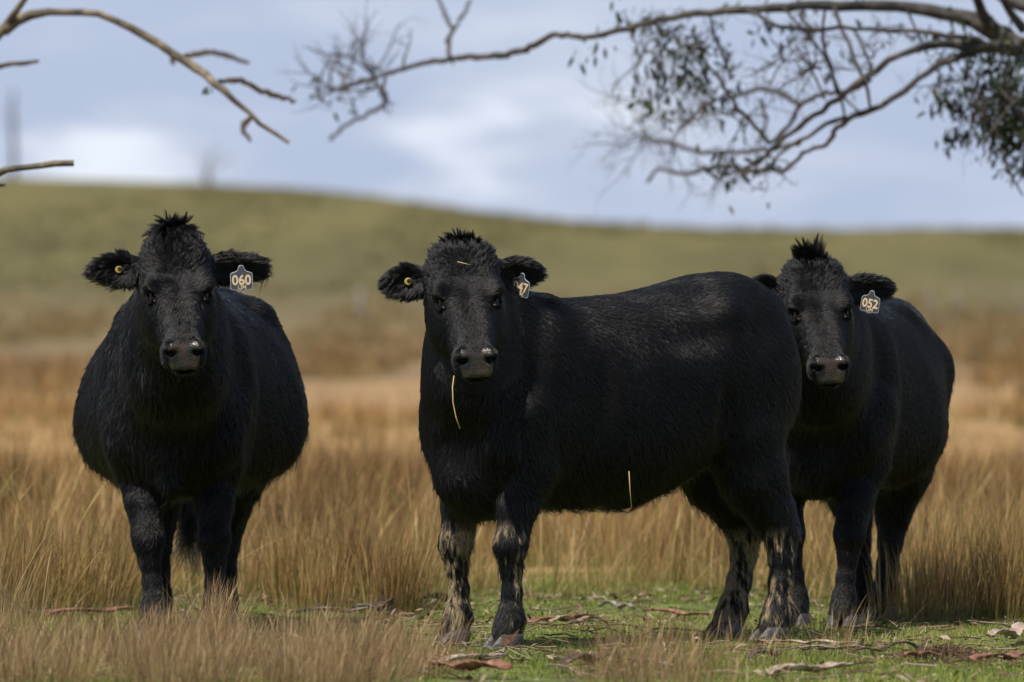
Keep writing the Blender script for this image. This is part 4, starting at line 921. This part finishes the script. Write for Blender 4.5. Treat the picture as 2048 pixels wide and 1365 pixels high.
def left_tree():
    t = Tree(33, 3.2, 1.08); D = 35.0; tx = -3.9
    D0 = D; D = D + 2.6; tx = -4.1
    t.limb([(tx, D, 1.7, .12), (tx + .5, D, 2.1, .08), (*W(-90, 150, D), .05), (*W(-30, 85, D), .024), (*W(10, 55, D), .021)])
    DD = D; D = D0
    t.px([(5, 62, D, 26), (30, 38, D, 22), (70, 27, D, 16), (130, 21, D, 13), (190, 26, D, 13), (250, 46, D, 14), (300, 76, D, 16), (345, 108, D, 17), (385, 128, D, 16), (410, 150, 34.9, 18), (440, 168, 34.8, 14), (465, 195, 34.8, 10), (485, 215, 34.8, 12), (510, 245, 34.8, 8), (545, 270, 34.8, 8), (578, 286, 34.8, 7)])
    t.px([(12, 52, D, 16), (35, 15, 34.9, 12), (60, -15, 34.9, 10)])
    t.px([(372, 112, 36, 8), (410, 105, 39, 10), (445, 106, 39.5, 10), (465, 118, 40, 9), (498, 126, 40, 6)])
    t.px([(440, 162, 35.2, 8), (480, 160, 36, 11), (515, 180, 36.3, 10), (550, 192, 36.8, 11), (590, 203, 37.3, 6)])
    t.px([(502, 236, 35, 6), (486, 250, 38.5, 9), (490, 272, 39, 8), (500, 282, 39, 6)]); t.px([(345, 108, 35.2, 5), (346, 120, 38.5, 8), (345, 128, 38.7, 5)])
    D = DD
    t.limb([(tx, D + .3, 1.75, .08), (*W(-120, 150, 38.6), .03), (*W(0, 131, 39), .011), (*W(40, 128, 39.2), .012), (*W(75, 123, 39.4), .008)])
    t.limb([(tx, D - .2, .9, .07), (*W(-130, 400, 34.4), .035), (*W(-10, 350, 33.8), .014), (*W(30, 332, 33.7), .0125), (*W(90, 334, 33.7), .013), (*W(148, 327, 33.7), .013)])
    t.limb([(*W(-10, 372, 33.9), .008), (*W(10, 370, 33.8), .004)])
    t.leaves(W(412, 178, 37.5), np.array([.010, .01, .010]), 12, .028)
    tr = [(tx - .05, D, -.05, .26), (tx, D, .5, .2), (tx + .05, D, 1.5, .15), (tx, D, 2.4, .11), (tx - .2, D, 3.4, .06)]
    for h in (2.2, 2.8, 3.2):
        a = t.r.uniform(2, 4.2); e = t.twig((tx, D, h), (math.cos(a), math.sin(a), .5), 1.2, .035, 2, .3); t.leaves(e, np.array([.3, .3, .25]), 120, .07)
    t.build('gum tree at the left with one arching bare tan limb and broken stubs', (tx, D, 0), BARK_L, tr)
left_tree()

def ridge_things():
    for px_, Y, h, w, lab, ns in [(26, 560, 6.1, .42, 'dead bare trunk standing tall and blurred on the left end of the ridge', 3), (415, 560, 4.0, .16, 'leafless shrub with spreading stems on the ridge above the left cow', 4)]:
        t = Tree(50 + px_); x = (px_ - 1024) * Y / FPX; z0 = float(zt(np.array([x]), np.array([Y]))[0])
        root = empty('bare_tree', (x, Y, z0 - .05)); tag(root, lab, 'tree')
        if w > .3:
            tube_obj('trunk', [(0, 0, 0, w * .5), (.05, 0, 2, w * .45), (-.05, 0, 4, w * .38), (0, 0, h, w * .2)], BARK_D, root, seg=10)
        for k in range(ns + 2):
            a = t.r.uniform(0, 6.28); st = (x, Y, z0 + (0 if w < .3 else t.r.uniform(2, 5)))
            t.twig(st, (math.cos(a) * .25, math.sin(a) * .25, 1), (h if w < .3 else 1.2) * t.r.uniform(.6, 1.05), .05, 1, .1)
        me = bpy.data.meshes.new('branch'); me.from_pydata([tuple(np.array(v) - np.array([x, Y, z0 - .05])) for v in t.V], [], t.Q); me.update(); link('crown', me, BARK_D, root)
    PW = simple('weathered_post', (.34, .31, .27), .8, .2, noise=(.20, .18, .15), bscale=8)
    for px_, Y, w, lab in [(722, 258, .20, 'pale weathered post standing alone in the brown flat between two cows'), (1856, 262, .11, 'blurred grey fence post just right of the rightmost cow'), (1916, 266, .08, 'blurred grey fence post second to the right of the rightmost cow'), (2038, 268, .08, 'blurred grey fence post nearest the right edge of the photo')]:
        x = (px_ - 1024) * Y / FPX; z0 = float(zt(np.array([x]), np.array([Y]))[0])
        o = tube_obj('fence_post', [(0, 0, -.1, w / 2), (.01, 0, .5, w / 2 * .95), (0, 0, .88, w / 2 * .9), (.0, 0, .95, w / 2 * .6)], PW, None, seg=10); o.location = (x, Y, z0); tag(o, lab, 'post', 'fence posts in the far paddock')
ridge_things()

# ------------------------------------------------------------------ bark, sticks and litter
def bark_piece_mat(name, cols): return bark_mat(name, *cols, scale=30)
B_RED = bark_piece_mat('red_brown_bark', ((.09, .035, .022), (.20, .085, .05), (.33, .19, .12)))
B_PALE = bark_piece_mat('pale_pink_bark', ((.20, .13, .095), (.36, .26, .20), (.52, .43, .36)))
B_GREY = bark_piece_mat('grey_dead_wood', ((.09, .07, .06), (.20, .17, .15), (.36, .32, .29)))
B_DARK = bark_piece_mat('dark_bark', ((.035, .022, .016), (.085, .05, .035), (.19, .12, .085)))
def bark_strip(x0, y0, x1, y1, wid, curl, mat, seed, lift=.0, th=.004):
    wid = wid * 1.25
    """one curled peeled strip lying on the ground between two picture points"""
    r = np.random.default_rng(seed); d0, d1 = dep(y0), dep(y1); a = G(x0, d0); b = G(x1, d1); n = 22; m = 9
    ax = nrm(b - a); sd = np.array([-ax[1], ax[0], 0]); L = np.linalg.norm(b - a); V = []
    w1 = r.normal(0, .012, n).cumsum() * .25; w1 -= np.linspace(w1[0], w1[-1], n)
    hz = np.abs(np.sin(np.linspace(0, math.pi * r.uniform(1, 2.2), n) + r.uniform(0, 1))) * lift + .004
    ws = wid * (.55 + .45 * np.sin(np.linspace(.25, math.pi - .25, n))) * (1 + r.normal(0, .08, n)); ct = curl * (1 + .3 * np.sin(np.linspace(0, 5, n) + seed))
    for side in (0, 1):
        for i in range(n):
            c = a + (b - a) * i / (n - 1) + sd * w1[i]; g = float(zt(c[:1], c[1:2])[0])
            for j in range(m):
                t = (j / (m - 1) - .5) * ct[i]; R_ = ws[i] / max(ct[i], .2); R2 = R_ - side * th
                c0 = R_ if curl > 0 else 0
                V.append(c + sd * math.sin(t) * R2 + np.array([0, 0, g + hz[i] + .016 + R_ - math.cos(t) * R2 + r.normal(0, .0006)]))
    q = []; o = n * m
    for i in range(n - 1):
        for j in range(m - 1): k = i * m + j; q.append((k, k + 1, k + m + 1, k + m)); q.append((o + k, o + k + m, o + k + m + 1, o + k + 1))
        for j in (0, m - 1): k = i * m + j; q.append((k, k + m, o + k + m, o + k) if j == 0 else (k, o + k, o + k + m, k + m))
    for i in (0, n - 1):
        for j in range(m - 1): k = i * m + j; q.append((k, o + k, o + k + 1, k + 1) if i == 0 else (k, k + 1, o + k + 1, o + k))
    return V, q
def bark(name, parts, mat, label, cat):
    V = []; Q = []
    for p in parts:
        v, q = bark_strip(*p[:6], mat, p[6], *(p[7:])); b = len(V); V += v; Q += [tuple(i + b for i in f_) for f_ in q]
    c = np.mean(V, 0); c[2] = 0; me = bpy.data.meshes.new(name); me.from_pydata([tuple(v - c) for v in V], [], Q); me.update()
    for p in me.polygons: p.use_smooth = True
    o = link(name, me, mat); o.location = c; tag(o, label, cat, 'fallen gum bark on the turf'); return o
for nm, parts, mat, lab, cat in [
    ('bark_piece', [(760, 1240, 890, 1222, .10, 2.2, 1, .03), ], B_DARK, 'large dark curled bark piece lying left of the muddy front hooves', 'bark'),
    ('stick', [(700, 1243, 872, 1233, .03, 4.5, 2, .03)], B_GREY, 'grey stick leaning across the large dark curled bark', 'stick'),
    ('bark_piece', [(1062, 1258, 1190, 1248, .05, 2.0, 4, .012)], B_RED, 'red brown bark slab right of the muddy front hooves, partly under another strip', 'bark'),
    ('bark_piece', [(1100, 1262, 1218, 1256, .03, 2.4, 5, .02)], B_PALE, 'pale bark strip resting over the red brown slab under the belly', 'bark'),
    ('stick', [(1215, 1271, 1425, 1279, .016, 5, 6, .008)], B_DARK, 'long thin dark stick lying under the belly towards the hind hooves', 'stick'),
    ('bark_piece', [(1200, 1226, 1262, 1234, .03, 2.5, 7, .02)], B_GREY, 'short grey piece of wood at the edge of the tall grass beneath the belly', 'wood'),
    ('bark_piece', [(1290, 1236, 1422, 1244, .035, 2.2, 8, .012)], B_RED, 'reddish bark strip at the grass edge just left of the hind hooves', 'bark'),
    ('bark_piece', [(1568, 1296, 1712, 1303, .026, 2.2, 9, .01)], B_PALE, 'long pale pink bark strip right of the muddy hind hoof', 'bark'),
    ('bark_piece', [(1515, 1291, 1560, 1300, .02, 2.0, 10, .01)], B_RED, 'short red bark chip touching the muddy hind hoof', 'bark'),
    ('bark_piece', [(1600, 1317, 1735, 1319, .022, 1.8, 11, .01)], B_GREY, 'flat grey bark strip in front of the pale pink strip', 'bark'),
    ('stick', [(1710, 1330, 1862, 1305, .02, 5, 12, .02)], B_DARK, 'dark brown stick sloping beside the twig heap at lower right', 'stick'),
    ('bark_piece', [(1810, 1333, 1880, 1332, .04, 1.8, 13, .01)], B_RED, 'rusty bark flake in front of the twig heap at lower right', 'bark'),
    ('bark_piece', [(1945, 1342, 2075, 1334, .05, 1.6, 14, .015)], B_RED, 'wide red brown bark sheet at the bottom right corner', 'bark'),
    ('bark_piece', [(1985, 1292, 2080, 1276, .05, 2.2, 15, .03)], B_PALE, 'pale curled bark at the right edge above the bark sheet', 'bark'),
    ('bark_piece', [(880, 1346, 1010, 1336, .045, 3.0, 16, .012)], B_PALE, 'rolled pale bark tube at the bottom below the front hooves', 'bark'),
    ('bark_piece', [(880, 1358, 1010, 1364, .09, 1.2, 17, .02)], B_RED, 'broad dark red bark sheet cut by the bottom edge below the front hooves', 'bark'),
    ('bark_piece', [(1120, 1350, 1250, 1340, .05, 2.2, 18, .02)], B_DARK, 'crumpled dark bark at the bottom below the belly', 'bark'),
    ('bark_piece', [(1240, 1340, 1340, 1352, .03, 1.8, 19, .012)], B_GREY, 'thin grey bark beside the crumpled dark bark at the bottom', 'bark'),
    ('bark_piece', [(1540, 1362, 1700, 1356, .06, 2.2, 20, .012)], B_PALE, 'long pale bark roll at the bottom edge below the hind hooves', 'bark'),
    ('bark_piece', [(95, 1247, 262, 1241, .05, 1.6, 21, .01)], B_RED, 'red brown bark strip left of the front hooves of the head on cow', 'bark'),
    ('bark_piece', [(590, 1243, 735, 1238, .035, 2.0, 22, .015)], B_GREY, 'grey bark strip on shaded turf right of the head on cow', 'bark'),
    ('stick', [(545, 1295, 620, 1286, .018, 5, 23, .02)], B_DARK, 'dark broken stick on the turf below the grey bark strip', 'stick'),
    ('bark_piece', [(560, 1286, 640, 1300, .02, 2, 24, .015)], B_PALE, 'small pale bark strip crossing the dark broken stick', 'bark'),
    ('bark_piece', [(500, 1335, 600, 1330, .03, 2.2, 25, .015)], B_RED, 'small rusty bark strip among the rushes at the bottom left', 'bark'),
    ('bark_piece', [(155, 1222, 230, 1216, .06, 2.4, 26, .02)], B_DARK, 'dark bark hump in the turf behind the left rushes', 'bark'),
    ('bark_piece', [(1500, 1340, 1560, 1330, .03, 2.4, 27, .02)], B_DARK, 'small dark bark curl in front of the hind hooves', 'bark'),
]: bark(nm, parts, mat, lab, cat)
# the red bark caught on the left front hoof
v, q = bark_strip(1005, 1290, 1042, 1262, .035, 1.4, None, 31, 0)
def caught():
    pts = [W(1008, 1293, 28.60), W(1003, 1272, 28.60), W(1018, 1274, 28.56), W(1024, 1285, 28.56), W(1040, 1258, 28.58), W(1032, 1262, 28.57)]
    me = bpy.data.meshes.new('bark_flake'); th = np.array([0, .004, 0]); P = [pts[0], pts[1], pts[2], pts[5], pts[4], pts[3]]; n = 6
    V = [tuple(p) for p in P] + [tuple(p + th) for p in P]; me.from_pydata(V, [], [tuple(range(n)), tuple(range(2 * n - 1, n - 1, -1))] + [(i, i + n, (i + 1) % n + n, (i + 1) % n) for i in range(n)]); me.update()
    tag(link('bark_flake', me, B_RED), 'rust red flake of bark leaning on the front hoof nearest the camera', 'bark')
caught()
# dung clod and twig heap
def clod():
    V = []; n1, n2 = 8, 14; r = np.random.default_rng(3); x, y = (1940 - 1024) * dep(1312) / FPX, dep(1312)
    for i in range(n1 + 1):
        for j in range(n2):
            a = math.pi * i / n1; b = 2 * math.pi * j / n2; k = .02 * (1 + r.normal(0, .07)); V.append((k * 1.1 * math.sin(a) * math.cos(b), k * math.sin(a) * math.sin(b), k * .8 * math.cos(a) + .012))
    me = bpy.data.meshes.new('clod'); me.from_pydata(V, [], [(i * n2 + j, (i + 1) * n2 + j, (i + 1) * n2 + (j + 1) % n2, i * n2 + (j + 1) % n2) for i in range(n1) for j in range(n2)]); me.validate(); me.update()
    for p in me.polygons: p.use_smooth = True
    o = link('dirt_clod', me, simple('dark_clod', (.03, .024, .018), .9, .2, bump=.5)); o.location = (x, y, float(zt(np.array([x]), np.array([y]))[0])); tag(o, 'small dark round clod on the turf above the twig heap', 'clod')
clod()
def litter():
    r = np.random.default_rng(77); V = []; Q = []; T = []
    def stick(c, L, rad, a, tilt, t):
        d = np.array([math.cos(a) * math.cos(tilt), math.sin(a) * math.cos(tilt), math.sin(tilt)]); k = r.normal(0, L * .05, 3)
        v, q_ = tube_data([(*(c - d * L / 2), rad), (*(c + k), rad * .9), (*(c + d * L / 2), rad * .5)], 4); b = len(V); V.extend(v); Q.extend([tuple(i + b for i in f_) for f_ in q_]); T.extend([t] * len(v))
    for i in range(2600):
        y = math.sqrt(25 ** 2 + r.random() * (35 ** 2 - 25 ** 2)); x = r.uniform(-1, 1) * (y * .06 + .8)
        if vnoise(np.array([[x, y, 0]]), 1.3, 77)[0] < r.normal(-.1, .35): continue
        z = float(zt(np.array([x]), np.array([y]))[0]); stick(np.array([x, y, z + .018 + r.random() * .014]), r.uniform(.03, .16), r.uniform(.001, .0032), r.uniform(0, 6.3), r.normal(0, .12), r.random())
    hx, hy = (1890 - 1024) * dep(1328) / FPX, dep(1328)
    heap = (V, Q, T)
    me = mesh_np('leaf_litter', np.array(V), quads=np.array(Q), attrs={'tint': T})
    LM = blade_mat('litter_colours', [(0, (.045, .028, .02)), (.4, (.14, .08, .05)), (.7, (.28, .20, .14)), (1, (.35, .28, .21))], transl=0.0)
    tag(link('twig_litter', me, LM), 'loose scattered small twigs on the turf', 'litter', kind='stuff')
    # fallen leaves
    n = 5200; y = np.sqrt(25 ** 2 + r.random(n) * (36 ** 2 - 25 ** 2)); x = r.uniform(-1, 1, n) * (y * .06 + .8)
    kk = vnoise(np.stack([x, y, x * 0], 1), 1.3, 78) > r.normal(-.2, .4, n); x, y = x[kk], y[kk]; n = len(x); z = zt(x, y) + r.uniform(.016, .036, n)
    a = r.uniform(0, 6.28, n); ax = np.stack([np.cos(a), np.sin(a), r.normal(0, .35, n)], 1); sd = np.stack([-np.sin(a), np.cos(a), r.normal(0, .5, n)], 1); L = r.uniform(.010, .028, n)[:, None]; Wd = L * r.uniform(.15, .28, (n, 1)); c = np.stack([x, y, z], 1)
    LV = np.stack([c - ax * L, c + sd * Wd + np.array([0, 0, .004]), c - sd * Wd + np.array([0, 0, .004]), c + ax * L], 1).reshape(-1, 3); b = (np.arange(n) * 4)[:, None]
    me = mesh_np('fallen_leaves', LV, tris=np.concatenate([b + np.array([[0, 1, 2]]), b + np.array([[1, 3, 2]])]), smooth=False, attrs={'tint': np.repeat(r.random(n), 4)})
    tag(link('fallen_leaves', me, LM), 'dry fallen gum leaves scattered on the turf', 'leaves', kind='stuff')
    V = []; Q = []; T = []
    for i in range(520):
        a = r.uniform(0, 6.3); rr = abs(r.normal(0, 1)); x = hx + math.cos(a) * rr * .13; y = hy + math.sin(a) * rr * .22; z = float(zt(np.array([x]), np.array([y]))[0])
        d = np.array([math.cos(a + 1), math.sin(a + 1), 0]); c = np.array([x, y, z + .006 + r.random() * .045 * math.exp(-rr * rr * .5)]); a2 = r.uniform(0, 6.3); d = np.array([math.cos(a2), math.sin(a2), r.normal(0, .2)]); L = r.uniform(.03, .10)
        v, q_ = tube_data([(*(c - d * L / 2), .002), (*(c + r.normal(0, .004, 3)), .0018), (*(c + d * L / 2), .001)], 4); b = len(V); V.extend(v - np.array([hx, hy, 0]) for v in v); Q.extend([tuple(i + b for i in f_) for f_ in q_]); T.extend([r.random() * .5] * len(v))
    me = mesh_np('twig_heap', np.array(V), quads=np.array(Q), attrs={'tint': T}); o = link('twig_heap', me, LM); o.location = (hx, hy, 0); tag(o, 'low dark heap of fine twigs on the turf', 'twig heap', kind='stuff')
litter()
